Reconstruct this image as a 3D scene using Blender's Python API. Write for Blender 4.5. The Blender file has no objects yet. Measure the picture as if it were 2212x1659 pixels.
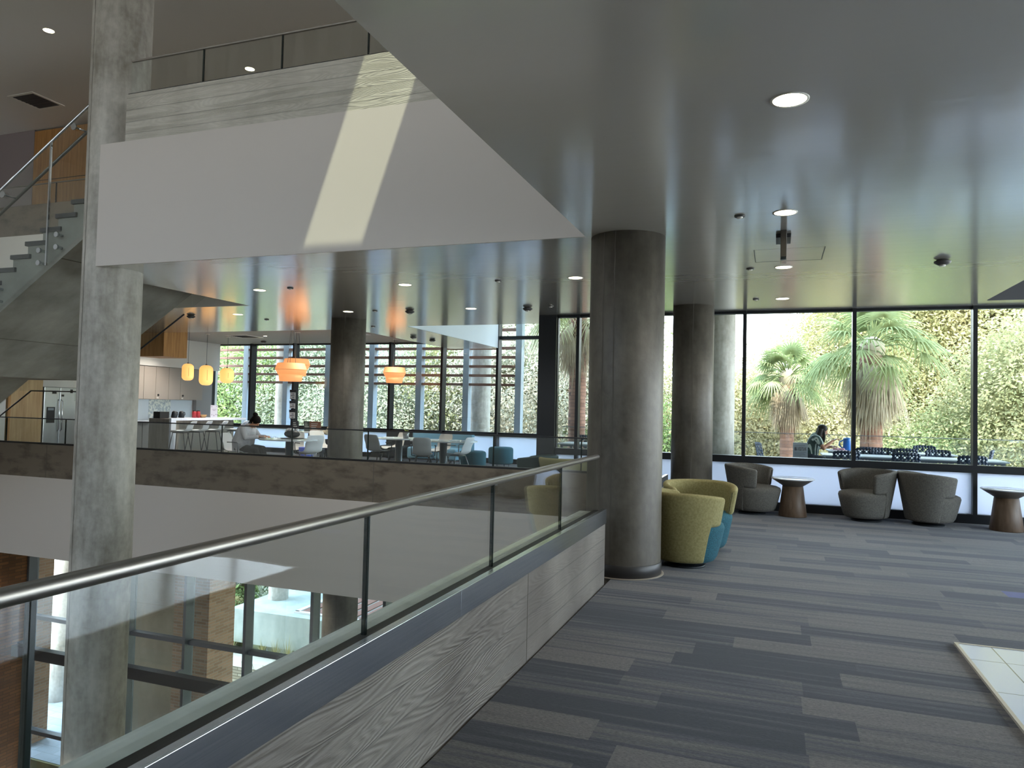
import bpy, bmesh, math, random
import numpy as np
from mathutils import Vector, Matrix
SC = bpy.context.scene
COL = SC.collection
PI = math.pi
R = math.radians

# ------------------------------------------------------------------ camera
cam_d = bpy.data.cameras.new('camera'); cam = bpy.data.objects.new('camera', cam_d); COL.objects.link(cam)
cam_d.sensor_fit = 'HORIZONTAL'; cam_d.sensor_width = 36.0
cam_d.lens = 36.0 * 1570.0 / 2212.0
cam_d.clip_start = 0.05; cam_d.clip_end = 400
_yaw, _pitch, _roll = 0.347577, 0.0335547, 0.0230742
_f = Vector((-math.sin(_yaw)*math.cos(_pitch), math.cos(_yaw)*math.cos(_pitch), math.sin(_pitch)))
_r = Vector((math.cos(_yaw), math.sin(_yaw), 0)); _u = _r.cross(_f)
_r2 = _r*math.cos(_roll) + _u*math.sin(_roll); _u2 = -_r*math.sin(_roll) + _u*math.cos(_roll)
M = Matrix.Identity(4)
for i in range(3):
    M[i][0] = _r2[i]; M[i][1] = _u2[i]; M[i][2] = -_f[i]
M[0][3], M[1][3], M[2][3] = 0, 0, 1.5
cam.matrix_world = M
SC.camera = cam

# ------------------------------------------------------------------ light and exposure
SC.view_settings.view_transform = 'Standard'; SC.view_settings.look = 'None'
SC.view_settings.gamma = 1.0; SC.view_settings.use_curve_mapping = False
SC.view_settings.exposure = 1.25
SC.render.film_transparent = False
SC.cycles.use_denoising = True
SC.cycles.max_bounces = 12; SC.cycles.diffuse_bounces = 5; SC.cycles.glossy_bounces = 4
SC.cycles.transmission_bounces = 6; SC.cycles.transparent_max_bounces = 24
SC.cycles.sample_clamp_indirect = 6.0
SC.cycles.caustics_reflective = False; SC.cycles.caustics_refractive = False
W = bpy.data.worlds.new('sky'); SC.world = W; W.use_nodes = True
wn = W.node_tree.nodes; wl = W.node_tree.links
bg = wn['Background']
tc = wn.new('ShaderNodeTexCoord'); sep = wn.new('ShaderNodeSeparateXYZ'); rmp = wn.new('ShaderNodeValToRGB')
wl.new(tc.outputs['Generated'], sep.inputs[0]); wl.new(sep.outputs['Z'], rmp.inputs[0])
rmp.color_ramp.elements[0].position = 0.0; rmp.color_ramp.elements[0].color = (0.95, 0.98, 1.0, 1)
rmp.color_ramp.elements[1].position = 0.6; rmp.color_ramp.elements[1].color = (0.52, 0.72, 1.0, 1)
wl.new(rmp.outputs[0], bg.inputs['Color'])
SKY = 6.3
bg.inputs['Strength'].default_value = SKY
sun_d = bpy.data.lights.new('sun', 'SUN'); sun = bpy.data.objects.new('sun', sun_d); COL.objects.link(sun)
sun_d.energy = 7.5; sun_d.angle = 0.010; sun_d.color = (1.0, 0.95, 0.86)
SUNV = Vector((0.347, -0.60, 1.0)).normalized()
sun.rotation_euler = SUNV.to_track_quat('Z', 'Y').to_euler()

def portal(name, loc, rot, sx, sy):
    d = bpy.data.lights.new(name, 'AREA'); d.shape = 'RECTANGLE'; d.size = sx; d.size_y = sy
    o = bpy.data.objects.new(name, d); COL.objects.link(o); o.location = loc; o.rotation_euler = rot
    d.cycles.is_portal = True
    return o
portal('window_portal', (2.9, 12.5, 1.6), (R(-90), 0, 0), 13.5, 3.6)
portal('window_portal', (-11.3, 18.9, 1.9), (R(-90), 0, 0), 12.0, 4.0)
portal('window_portal', (-9.0, 13.0, -4.6), (R(-90), 0, 0), 15.6, 6.6)
portal('window_portal', (-9.75, -3.65, 8.0), (0, 0, 0), 11.5, 7.7)
portal('window_portal', (-5.0, -9.3, 6.3), (R(90), 0, 0), 24.0, 3.2)

# ------------------------------------------------------------------ colours and materials
def s2l(c):
    return tuple(((v/12.92) if v <= 0.04045 else ((v+0.055)/1.055)**2.4) for v in c)
def rgb(h):
    return s2l(tuple(int(h[i:i+2], 16)/255 for i in (0, 2, 4))) + (1.0,)
def mat(name, col, rough=0.6, metal=0.0, spec=0.5, emit=None, es=0.0, coat=0.0):
    m = bpy.data.materials.new(name); m.use_nodes = True
    b = m.node_tree.nodes['Principled BSDF']
    c = rgb(col) if isinstance(col, str) else tuple(col)+(1.0,)
    b.inputs['Base Color'].default_value = c
    b.inputs['Roughness'].default_value = rough; b.inputs['Metallic'].default_value = metal
    b.inputs['Specular IOR Level'].default_value = spec
    if coat: b.inputs['Coat Weight'].default_value = coat; b.inputs['Coat Roughness'].default_value = 0.2
    if emit:
        b.inputs['Emission Color'].default_value = rgb(emit) if isinstance(emit, str) else tuple(emit)+(1,)
        b.inputs['Emission Strength'].default_value = es
    return m
def N(m, t, **kw):
    n = m.node_tree.nodes.new(t)
    for k, v in kw.items(): setattr(n, k, v)
    return n
def L(m, a, b): m.node_tree.links.new(a, b)
def B(m): return m.node_tree.nodes['Principled BSDF']
def noisy(m, c1, c2, scale=(1, 1, 1), nscale=3.0, detail=6, bump=0.0, lo=0.35, hi=0.65, bscale=None, bdist=0.01):
    """base colour from noise in object space plus optional bump"""
    t = N(m, 'ShaderNodeTexCoord'); mp = N(m, 'ShaderNodeMapping'); mp.inputs['Scale'].default_value = scale
    n = N(m, 'ShaderNodeTexNoise'); n.inputs['Scale'].default_value = nscale; n.inputs['Detail'].default_value = detail
    n.inputs['Roughness'].default_value = 0.6
    r = N(m, 'ShaderNodeValToRGB')
    r.color_ramp.elements[0].position = lo; r.color_ramp.elements[0].color = rgb(c1)
    r.color_ramp.elements[1].position = hi; r.color_ramp.elements[1].color = rgb(c2)
    L(m, t.outputs['Object'], mp.inputs[0]); L(m, mp.outputs[0], n.inputs['Vector']); L(m, n.outputs['Fac'], r.inputs[0])
    L(m, r.outputs[0], B(m).inputs['Base Color'])
    if bump:
        bp = N(m, 'ShaderNodeBump'); bp.inputs['Strength'].default_value = bump; bp.inputs['Distance'].default_value = bdist
        if bscale:
            n2 = N(m, 'ShaderNodeTexNoise'); n2.inputs['Scale'].default_value = bscale; n2.inputs['Detail'].default_value = 3
            L(m, t.outputs['Object'], n2.inputs['Vector']); L(m, n2.outputs['Fac'], bp.inputs['Height'])
        else: L(m, n.outputs['Fac'], bp.inputs['Height'])
        L(m, bp.outputs[0], B(m).inputs['Normal'])
    return r
def glass(name, tint, refl=1.0, rough=0.0, base=0.04, wave=0.0):
    m = bpy.data.materials.new(name); m.use_nodes = True; nt = m.node_tree; nt.nodes.clear()
    o = nt.nodes.new('ShaderNodeOutputMaterial'); mx = nt.nodes.new('ShaderNodeMixShader')
    tr = nt.nodes.new('ShaderNodeBsdfTransparent'); gl = nt.nodes.new('ShaderNodeBsdfGlossy')
    tr.inputs[0].default_value = tuple(tint)+(1,); gl.inputs['Roughness'].default_value = rough
    gl.inputs[0].default_value = (refl, refl, refl, 1)
    lw = nt.nodes.new('ShaderNodeLayerWeight'); lw.inputs[0].default_value = 0.5
    pw = nt.nodes.new('ShaderNodeMath'); pw.operation = 'POWER'; pw.inputs[1].default_value = 4.5; nt.links.new(lw.outputs['Facing'], pw.inputs[0])
    fr = nt.nodes.new('ShaderNodeMath'); fr.operation = 'MULTIPLY_ADD'; fr.inputs[1].default_value = 0.9; fr.inputs[2].default_value = base
    nt.links.new(pw.outputs[0], fr.inputs[0])
    nt.links.new(fr.outputs[0], mx.inputs[0]); nt.links.new(tr.outputs[0], mx.inputs[1]); nt.links.new(gl.outputs[0], mx.inputs[2])
    nt.links.new(mx.outputs[0], o.inputs[0])
    if wave:
        t = nt.nodes.new('ShaderNodeTexCoord'); n = nt.nodes.new('ShaderNodeTexNoise'); n.inputs['Scale'].default_value = 1.6; n.inputs['Detail'].default_value = 1.0
        b = nt.nodes.new('ShaderNodeBump'); b.inputs['Strength'].default_value = wave; b.inputs['Distance'].default_value = 0.02
        nt.links.new(t.outputs['Object'], n.inputs['Vector']); nt.links.new(n.outputs['Fac'], b.inputs['Height']); nt.links.new(b.outputs[0], gl.inputs['Normal'])
    return m
def board_concrete(name, c1, c2, axis='x', grain=1.0, seam=0.1465, z0=0.0, rough=0.7, mask=False):
    """board-marked concrete: wood grain relief running along `axis`, board joints every `seam` in z"""
    m = mat(name, c1, rough); t = N(m, 'ShaderNodeTexCoord'); sp = N(m, 'ShaderNodeSeparateXYZ'); L(m, t.outputs['Object'], sp.inputs[0])
    al = sp.outputs['X'] if axis == 'x' else sp.outputs['Y']
    def mth(op, a, b=None, c=None):
        n = N(m, 'ShaderNodeMath', operation=op)
        for i, v in enumerate((a, b, c)):
            if v is None: continue
            if isinstance(v, (int, float)): n.inputs[i].default_value = v
            else: L(m, v, n.inputs[i])
        return n.outputs[0]
    zz = mth('SUBTRACT', sp.outputs['Z'], z0); row = mth('FLOOR', mth('DIVIDE', zz, seam)); fr = mth('FRACT', mth('DIVIDE', zz, seam))
    cmb = N(m, 'ShaderNodeCombineXYZ')
    L(m, mth('ADD', mth('MULTIPLY', al, 0.55), mth('MULTIPLY', row, 7.31)), cmb.inputs[0]); L(m, mth('MULTIPLY', row, 3.7), cmb.inputs[1]); L(m, mth('MULTIPLY', zz, 5.0), cmb.inputs[2])
    wv = N(m, 'ShaderNodeTexNoise'); wv.inputs['Scale'].default_value = 1.3; wv.inputs['Detail'].default_value = 1.5; wv.inputs['Roughness'].default_value = 0.4
    L(m, cmb.outputs[0], wv.inputs['Vector'])
    ring = mth('SINE', mth('MULTIPLY', wv.outputs['Fac'], 165.0))
    ring = mth('MULTIPLY_ADD', ring, 0.5, 0.5)
    fine = N(m, 'ShaderNodeTexNoise'); fine.inputs['Scale'].default_value = 30; fine.inputs['Detail'].default_value = 3
    L(m, cmb.outputs[0], fine.inputs['Vector'])
    h = mth('ADD', mth('MULTIPLY', ring, 0.6), mth('MULTIPLY', fine.outputs['Fac'], 0.5))
    big = N(m, 'ShaderNodeTexNoise'); big.inputs['Scale'].default_value = 1.6; big.inputs['Detail'].default_value = 5
    L(m, t.outputs['Object'], big.inputs['Vector'])
    if mask:
        mk = N(m, 'ShaderNodeMapRange'); L(m, al, mk.inputs[0]); mk.inputs[1].default_value = 1.5; mk.inputs[2].default_value = 2.3
        mk.inputs[3].default_value = 1.0; mk.inputs[4].default_value = 0.18; h = mth('MULTIPLY', h, mk.outputs[0])
    seamm = mth('LESS_THAN', mth('ABSOLUTE', mth('SUBTRACT', fr, 0.5)), 0.465)   # 1 inside, 0 at the joint
    rowh = mth('FRACT', mth('MULTIPLY', mth('SINE', mth('MULTIPLY', row, 12.9898)), 437.5))
    h2 = mth('ADD', mth('MULTIPLY', h, grain), mth('ADD', mth('MULTIPLY', seamm, 1.2), mth('MULTIPLY', rowh, 1.0)))
    bp = N(m, 'ShaderNodeBump'); bp.inputs['Strength'].default_value = 0.8; bp.inputs['Distance'].default_value = 0.006
    L(m, h2, bp.inputs['Height']); L(m, bp.outputs[0], B(m).inputs['Normal'])
    r = N(m, 'ShaderNodeValToRGB'); r.color_ramp.elements[0].position = 0.3; r.color_ramp.elements[0].color = rgb(c1)
    r.color_ramp.elements[1].position = 0.7; r.color_ramp.elements[1].color = rgb(c2)
    mixf = mth('ADD', mth('MULTIPLY', big.outputs['Fac'], 0.8), mth('MULTIPLY', h, 0.14 * grain)); L(m, mixf, r.inputs[0])
    mu = N(m, 'ShaderNodeMixRGB', blend_type='MULTIPLY'); mu.inputs[0].default_value = 1.0
    L(m, r.outputs[0], mu.inputs[1]); sc_ = mth('MULTIPLY_ADD', seamm, 0.25, 0.75)
    cb = N(m, 'ShaderNodeCombineXYZ')
    for i in range(3): L(m, sc_, cb.inputs[i])
    L(m, cb.outputs[0], mu.inputs[2]); L(m, mu.outputs[0], B(m).inputs['Base Color'])
    return m

MT = {}
MT['column'] = mat('column_concrete', '8a8780', 0.55); MT['column_brown_shaded'] = mat('brown_shaded_concrete', '6a645a', 0.5)
def column_mat(m, c1, c2):
    t = N(m, 'ShaderNodeTexCoord')
    mp = N(m, 'ShaderNodeMapping'); mp.inputs['Scale'].default_value = (1.4, 1.4, 0.6)
    n1 = N(m, 'ShaderNodeTexNoise'); n1.inputs['Scale'].default_value = 1.6; n1.inputs['Detail'].default_value = 8; n1.inputs['Roughness'].default_value = 0.65
    mp2 = N(m, 'ShaderNodeMapping'); mp2.inputs['Scale'].default_value = (9, 9, 0.5)
    n2 = N(m, 'ShaderNodeTexNoise'); n2.inputs['Scale'].default_value = 1.4; n2.inputs['Detail'].default_value = 5
    n3 = N(m, 'ShaderNodeTexNoise'); n3.inputs['Scale'].default_value = 14; n3.inputs['Detail'].default_value = 6
    L(m, t.outputs['Object'], mp.inputs[0]); L(m, mp.outputs[0], n1.inputs['Vector'])
    L(m, t.outputs['Object'], mp2.inputs[0]); L(m, mp2.outputs[0], n2.inputs['Vector']); L(m, t.outputs['Object'], n3.inputs['Vector'])
    a = N(m, 'ShaderNodeMath', operation='MULTIPLY_ADD'); a.inputs[1].default_value = 0.69
    L(m, n1.outputs['Fac'], a.inputs[0]); b = N(m, 'ShaderNodeMath', operation='MULTIPLY'); b.inputs[1].default_value = 0.16
    L(m, n2.outputs['Fac'], b.inputs[0]); L(m, b.outputs[0], a.inputs[2])
    c = N(m, 'ShaderNodeMath', operation='MULTIPLY_ADD'); c.inputs[1].default_value = 0.15; L(m, n3.outputs['Fac'], c.inputs[0]); L(m, a.outputs[0], c.inputs[2])
    r = N(m, 'ShaderNodeValToRGB'); r.color_ramp.elements[0].position = 0.36; r.color_ramp.elements[0].color = rgb(c1)
    r.color_ramp.elements[1].position = 0.62; r.color_ramp.elements[1].color = rgb(c2)
    L(m, c.outputs[0], r.inputs[0]); L(m, r.outputs[0], B(m).inputs['Base Color'])
    bp = N(m, 'ShaderNodeBump'); bp.inputs['Strength'].default_value = 0.25; bp.inputs['Distance'].default_value = 0.01
    L(m, n3.outputs['Fac'], bp.inputs['Height']); L(m, bp.outputs[0], B(m).inputs['Normal'])
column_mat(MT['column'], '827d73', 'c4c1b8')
column_mat(MT['column_brown_shaded'], '454038', '6f695f')  # browner formwork, darkened further to carry the backlit interior shade
MT['seam'] = mat('concrete_seam', '5d5850', 0.8)
MT['white_wall'] = mat('white_paint', 'd9d6d0', 0.7)
MT['fascia_white'] = mat('fascia_white_paint', 'cdc6bf', 0.75)
MT['ceiling'] = mat('satin_ceiling_paint', 'b8b2a9', 0.14, spec=1.0, coat=0.8)
def ceil_mat():
    m = MT['ceiling']; t = N(m, 'ShaderNodeTexCoord'); mp = N(m, 'ShaderNodeMapping'); mp.inputs['Scale'].default_value = (0.25, 2.2, 1)
    n = N(m, 'ShaderNodeTexNoise'); n.inputs['Scale'].default_value = 2.0; n.inputs['Detail'].default_value = 4
    L(m, t.outputs['Object'], mp.inputs[0]); L(m, mp.outputs[0], n.inputs['Vector'])
    bp = N(m, 'ShaderNodeBump'); bp.inputs['Strength'].default_value = 0.22; bp.inputs['Distance'].default_value = 0.012
    L(m, n.outputs['Fac'], bp.inputs['Height']); L(m, bp.outputs[0], B(m).inputs['Normal'])
ceil_mat()
MT['ceiling_matte'] = mat('matte_ceiling_paint', 'a09b94', 0.6)
MT['roof_ceiling'] = mat('roof_ceiling_paint', 'd2cec8', 0.5)
MT['dark_frame'] = mat('dark_bronze_aluminium', '24262a', 0.4, 0.3)
MT['grey_frame'] = mat('grey_aluminium', '6a6f76', 0.4, 0.5)
MT['steel'] = mat('brushed_steel', 'c5cad2', 0.22, 1.0)
noisy(MT['steel'], 'bcc2cc', 'ccd1d8', (0.5, 0.5, 60), 3, 3)
MT['rail_steel'] = mat('satin_rail_steel', '96918b', 0.42, 1.0)
MT['chrome'] = mat('chrome', 'c8ccd0', 0.12, 1.0)
MT['black'] = mat('black_gasket', '0c0c0d', 0.5)
MT['rail_glass'] = glass('rail_glass', (0.945, 0.965, 0.955), wave=0.12)
MT['glass_edge'] = mat('dark_glass_edge', '15201d', 0.2)
MT['window_glass'] = glass('window_glass', (0.90, 0.93, 0.92))
MT['parapet_board'] = board_concrete('board_marked_parapet', '5c554e', '857f77', 'y', 1.0, 0.131, 0.0, 0.6, mask=True)
MT['far_board'] = mat('stained_far_concrete', '7d7263', 0.7)
noisy(MT['far_board'], '50483d', '72685b', (0.9, 0.9, 2.2), 2.2, 6, 0.15, lo=0.33, hi=0.52)
MT['upper_board'] = board_concrete('board_marked_upper', 'aca89d', 'ccc8bd', 'x', 1.25, 0.1475, 4.66, 0.7)
MT['ledge'] = mat('smooth_ledge_concrete', 'b5b5a6', 0.7)
noisy(MT['ledge'], 'c2c3b4', 'd6d6c8', (1, 1, 1), 5, 6, 0.1)
MT['stair_concrete'] = mat('stair_concrete', '6f6e68', 0.75)
noisy(MT['stair_concrete'], '7b7a73', '9a9991', (0.5, 0.8, 0.8), 2.0, 7, 0.15, bscale=12)
MT['tread'] = mat('dark_tread', '393a3a', 0.6)
MT['wood'] = mat('honey_veneer', 'a8793f', 0.45)
noisy(MT['wood'], '9a6b38', 'b98a50', (6, 6, 0.4), 3, 5)
MT['wood_light'] = mat('pale_veneer', 'b99a6e', 0.5)
noisy(MT['wood_light'], 'ab8b60', 'c2a478', (6, 6, 0.4), 3, 5)
MT['brick'] = mat('brown_brick', '7a5638', 0.85)
def brick_mat(m, c1, c2, mo, sc=(1, 1, 1), bw=0.3, bh=0.075, ms=0.008, axis='y'):
    t = N(m, 'ShaderNodeTexCoord'); sp = N(m, 'ShaderNodeSeparateXYZ'); cb = N(m, 'ShaderNodeCombineXYZ')
    L(m, t.outputs['Object'], sp.inputs[0])
    ad = N(m, 'ShaderNodeMath', operation='ADD'); L(m, sp.outputs['X'], ad.inputs[0]); L(m, sp.outputs['Y'], ad.inputs[1])
    if axis == 'flat':
        L(m, sp.outputs['X'], cb.inputs[0]); L(m, sp.outputs['Y'], cb.inputs[1])
    else:
        L(m, ad.outputs[0], cb.inputs[0]); L(m, sp.outputs['Z'], cb.inputs[1])
    br = N(m, 'ShaderNodeTexBrick'); br.inputs['Scale'].default_value = 1.0
    br.inputs['Brick Width'].default_value = bw; br.inputs['Row Height'].default_value = bh; br.inputs['Mortar Size'].default_value = ms
    br.inputs['Color1'].default_value = rgb(c1); br.inputs['Color2'].default_value = rgb(c2); br.inputs['Mortar'].default_value = rgb(mo)
    br.inputs['Bias'].default_value = 0.0
    L(m, cb.outputs[0], br.inputs['Vector']); L(m, br.outputs['Color'], B(m).inputs['Base Color'])
    bp = N(m, 'ShaderNodeBump'); bp.invert = True; bp.inputs['Strength'].default_value = 0.6; bp.inputs['Distance'].default_value = 0.01
    L(m, br.outputs['Fac'], bp.inputs['Height']); L(m, bp.outputs[0], B(m).inputs['Normal'])
brick_mat(MT['brick'], '8a5f3c', '6d4a30', '5f4732')
MT['tan_brick'] = mat('tan_brick', 'a98a6e', 0.85); brick_mat(MT['tan_brick'], 'b3937a', '98785e', 'a89c8c')
MT['paving'] = mat('grey_paving', '9fa7ad', 0.8); brick_mat(MT['paving'], 'a8afb6', '98a0a8', '868d94', bw=0.6, bh=0.3, ms=0.008, axis='flat')
MT['ext_concrete'] = mat('pale_outdoor_concrete', 'aab3ab', 0.8)
noisy(MT['ext_concrete'], '9fa9a2', 'b6beb6', (1, 1, 0.4), 2, 7)
MT['tan_concrete'] = mat('tan_wall_concrete', '9a8c76', 0.8); noisy(MT['tan_concrete'], '8f806a', 'a59882', (1, 1, 0.5), 1.5, 6)
MT['stone'] = mat('rough_stone', 'c0b59c', 0.9); brick_mat(MT['stone'], 'cabfa6', 'a3967c', '7b7058', bw=0.4, bh=0.09, ms=0.012)
MT['soil'] = mat('mulch', '4b4438', 0.95)
MT['lawn'] = mat('pale_ground', '8d8a62', 0.95); noisy(MT['lawn'], '77744f', 'a8a27a', (1, 1, 1), 1.2, 8)
MT['concrete_floor'] = mat('lower_floor', 'a39b8c', 0.5)
MT['louvre'] = mat('terracotta_louvre', '8a6457', 0.7)
MT['fin'] = mat('pale_blue_fin', 'a9b8c6', 0.5)

# ---- frosted lower panes
def frosted():
    m = bpy.data.materials.new('frosted_glass'); m.use_nodes = True; nt = m.node_tree; nt.nodes.clear()
    o = nt.nodes.new('ShaderNodeOutputMaterial'); a = nt.nodes.new('ShaderNodeBsdfTranslucent'); d = nt.nodes.new('ShaderNodeBsdfDiffuse')
    a.inputs[0].default_value = (0.86, 0.91, 1.0, 1); d.inputs[0].default_value = (0.8, 0.85, 0.95, 1)
    x = nt.nodes.new('ShaderNodeMixShader'); x.inputs[0].default_value = 0.22
    g = nt.nodes.new('ShaderNodeBsdfGlossy'); g.inputs['Roughness'].default_value = 0.25; x2 = nt.nodes.new('ShaderNodeMixShader'); x2.inputs[0].default_value = 0.05
    nt.links.new(a.outputs[0], x.inputs[1]); nt.links.new(d.outputs[0], x.inputs[2]); nt.links.new(x.outputs[0], x2.inputs[1]); nt.links.new(g.outputs[0], x2.inputs[2])
    nt.links.new(x2.outputs[0], o.inputs[0]); return m
MT['frosted'] = frosted()

# ---- carpet planks
def carpet():
    m = mat('carpet_planks', '4a4a4c', 0.95, spec=0.15); t = N(m, 'ShaderNodeTexCoord')
    br = N(m, 'ShaderNodeTexBrick'); br.offset = 0.0; br.squash = 1.0
    br.inputs['Scale'].default_value = 1.0; br.inputs['Brick Width'].default_value = 0.94; br.inputs['Row Height'].default_value = 0.235
    br.inputs['Mortar Size'].default_value = 0.0; br.inputs['Color1'].default_value = (0, 0, 0, 1); br.inputs['Color2'].default_value = (1, 1, 1, 1)
    s0 = N(m, 'ShaderNodeSeparateXYZ'); L(m, t.outputs['Object'], s0.inputs[0])
    def mth(op, a, b):
        n = N(m, 'ShaderNodeMath', operation=op)
        for i, v in enumerate((a, b)):
            if v is None: continue
            if isinstance(v, (int, float)): n.inputs[i].default_value = v
            else: L(m, v, n.inputs[i])
        return n.outputs[0]
    row = mth('FLOOR', mth('DIVIDE', s0.outputs['Y'], 0.235), None)
    off = mth('FRACT', mth('MULTIPLY', mth('SINE', mth('MULTIPLY', row, 12.9898), None), 437.58), None)
    cv = N(m, 'ShaderNodeCombineXYZ'); L(m, mth('ADD', s0.outputs['X'], mth('MULTIPLY', off, 0.94)), cv.inputs[0]); L(m, s0.outputs['Y'], cv.inputs[1])
    L(m, cv.outputs[0], br.inputs['Vector'])
    mp = N(m, 'ShaderNodeMapping'); mp.inputs['Scale'].default_value = (0.8, 22, 1)
    st = N(m, 'ShaderNodeTexNoise'); st.inputs['Scale'].default_value = 1.0; st.inputs['Detail'].default_value = 3
    L(m, t.outputs['Object'], mp.inputs[0]); L(m, mp.outputs[0], st.inputs['Vector'])
    fn = N(m, 'ShaderNodeTexNoise'); fn.inputs['Scale'].default_value = 90; fn.inputs['Detail'].default_value = 4; fn.inputs['Roughness'].default_value = 0.8
    mp3 = N(m, 'ShaderNodeMapping'); mp3.inputs['Scale'].default_value = (0.5, 1.6, 1); L(m, t.outputs['Object'], mp3.inputs[0]); L(m, mp3.outputs[0], fn.inputs['Vector'])
    r = N(m, 'ShaderNodeValToRGB'); e = r.color_ramp.elements
    e[0].position = 0.22; e[0].color = rgb('252529'); e[1].position = 0.8; e[1].color = rgb('625d58')
    x = e.new(0.42); x.color = rgb('3f3e43'); y = e.new(0.52); y.color = rgb('504d49')
    a = N(m, 'ShaderNodeMath', operation='MULTIPLY_ADD'); a.inputs[1].default_value = 0.75; L(m, br.outputs['Color'], a.inputs[0])
    b = N(m, 'ShaderNodeMath', operation='MULTIPLY_ADD'); b.inputs[1].default_value = 1.3; b.inputs[2].default_value = -0.52; L(m, st.outputs['Fac'], b.inputs[0]); L(m, b.outputs[0], a.inputs[2])
    L(m, a.outputs[0], r.inputs[0])
    mul = N(m, 'ShaderNodeMixRGB', blend_type='MULTIPLY'); mul.inputs[0].default_value = 0.8
    r2 = N(m, 'ShaderNodeValToRGB'); r2.color_ramp.elements[0].position = 0.35; r2.color_ramp.elements[0].color = (0.3, 0.3, 0.3, 1)
    r2.color_ramp.elements[1].position = 0.65; r2.color_ramp.elements[1].color = (1.7, 1.7, 1.7, 1)
    L(m, fn.outputs['Fac'], r2.inputs[0]); L(m, r.outputs[0], mul.inputs[1]); L(m, r2.outputs[0], mul.inputs[2])
    # one vivid blue accent plank
    sp = N(m, 'ShaderNodeSeparateXYZ'); L(m, t.outputs['Object'], sp.inputs[0])
    def rng(sock, lo, hi):
        g = N(m, 'ShaderNodeMath', operation='GREATER_THAN'); g.inputs[1].default_value = lo; L(m, sock, g.inputs[0])
        l = N(m, 'ShaderNodeMath', operation='LESS_THAN'); l.inputs[1].default_value = hi; L(m, sock, l.inputs[0])
        k = N(m, 'ShaderNodeMath', operation='MULTIPLY'); L(m, g.outputs[0], k.inputs[0]); L(m, l.outputs[0], k.inputs[1]); return k.outputs[0]
    k = N(m, 'ShaderNodeMath', operation='MULTIPLY'); L(m, rng(sp.outputs['X'], 1.88, 2.9), k.inputs[0])
    kk = N(m, 'ShaderNodeMath', operation='MULTIPLY'); kk.inputs[1].default_value = 0.5; L(m, rng(sp.outputs['Y'], 7.285, 7.52), kk.inputs[0]); L(m, kk.outputs[0], k.inputs[1])
    mb = N(m, 'ShaderNodeMixRGB'); L(m, k.outputs[0], mb.inputs[0]); L(m, mul.outputs[0], mb.inputs[1]); mb.inputs[2].default_value = rgb('3240a0')
    L(m, mb.outputs[0], B(m).inputs['Base Color'])
    bp = N(m, 'ShaderNodeBump'); bp.inputs['Strength'].default_value = 0.5; bp.inputs['Distance'].default_value = 0.004
    L(m, fn.outputs['Fac'], bp.inputs['Height']); L(m, bp.outputs[0], B(m).inputs['Normal'])
    B(m).inputs['Sheen Weight'].default_value = 0.2; B(m).inputs['Sheen Roughness'].default_value = 0.6; B(m).inputs['Sheen Tint'].default_value = (0.9, 0.93, 1.0, 1)
    return m
MT['carpet'] = carpet()
def tiles():
    m = mat('pale_floor_tile', 'cfdcf2', 0.15); t = N(m, 'ShaderNodeTexCoord'); mp = N(m, 'ShaderNodeMapping')
    mp.inputs['Location'].default_value = (-1.345, -4.70, 0)
    br = N(m, 'ShaderNodeTexBrick'); br.offset = 0.0; br.inputs['Scale'].default_value = 1.0
    br.inputs['Brick Width'].default_value = 0.57; br.inputs['Row Height'].default_value = 0.57; br.inputs['Mortar Size'].default_value = 0.004
    br.inputs['Color1'].default_value = rgb('d0ddf4'); br.inputs['Color2'].default_value = rgb('c8d6ef'); br.inputs['Mortar'].default_value = rgb('6f7680')
    L(m, t.outputs['Object'], mp.inputs[0]); L(m, mp.outputs[0], br.inputs['Vector']); L(m, br.outputs['Color'], B(m).inputs['Base Color'])
    return m
MT['tiles'] = tiles()

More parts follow.
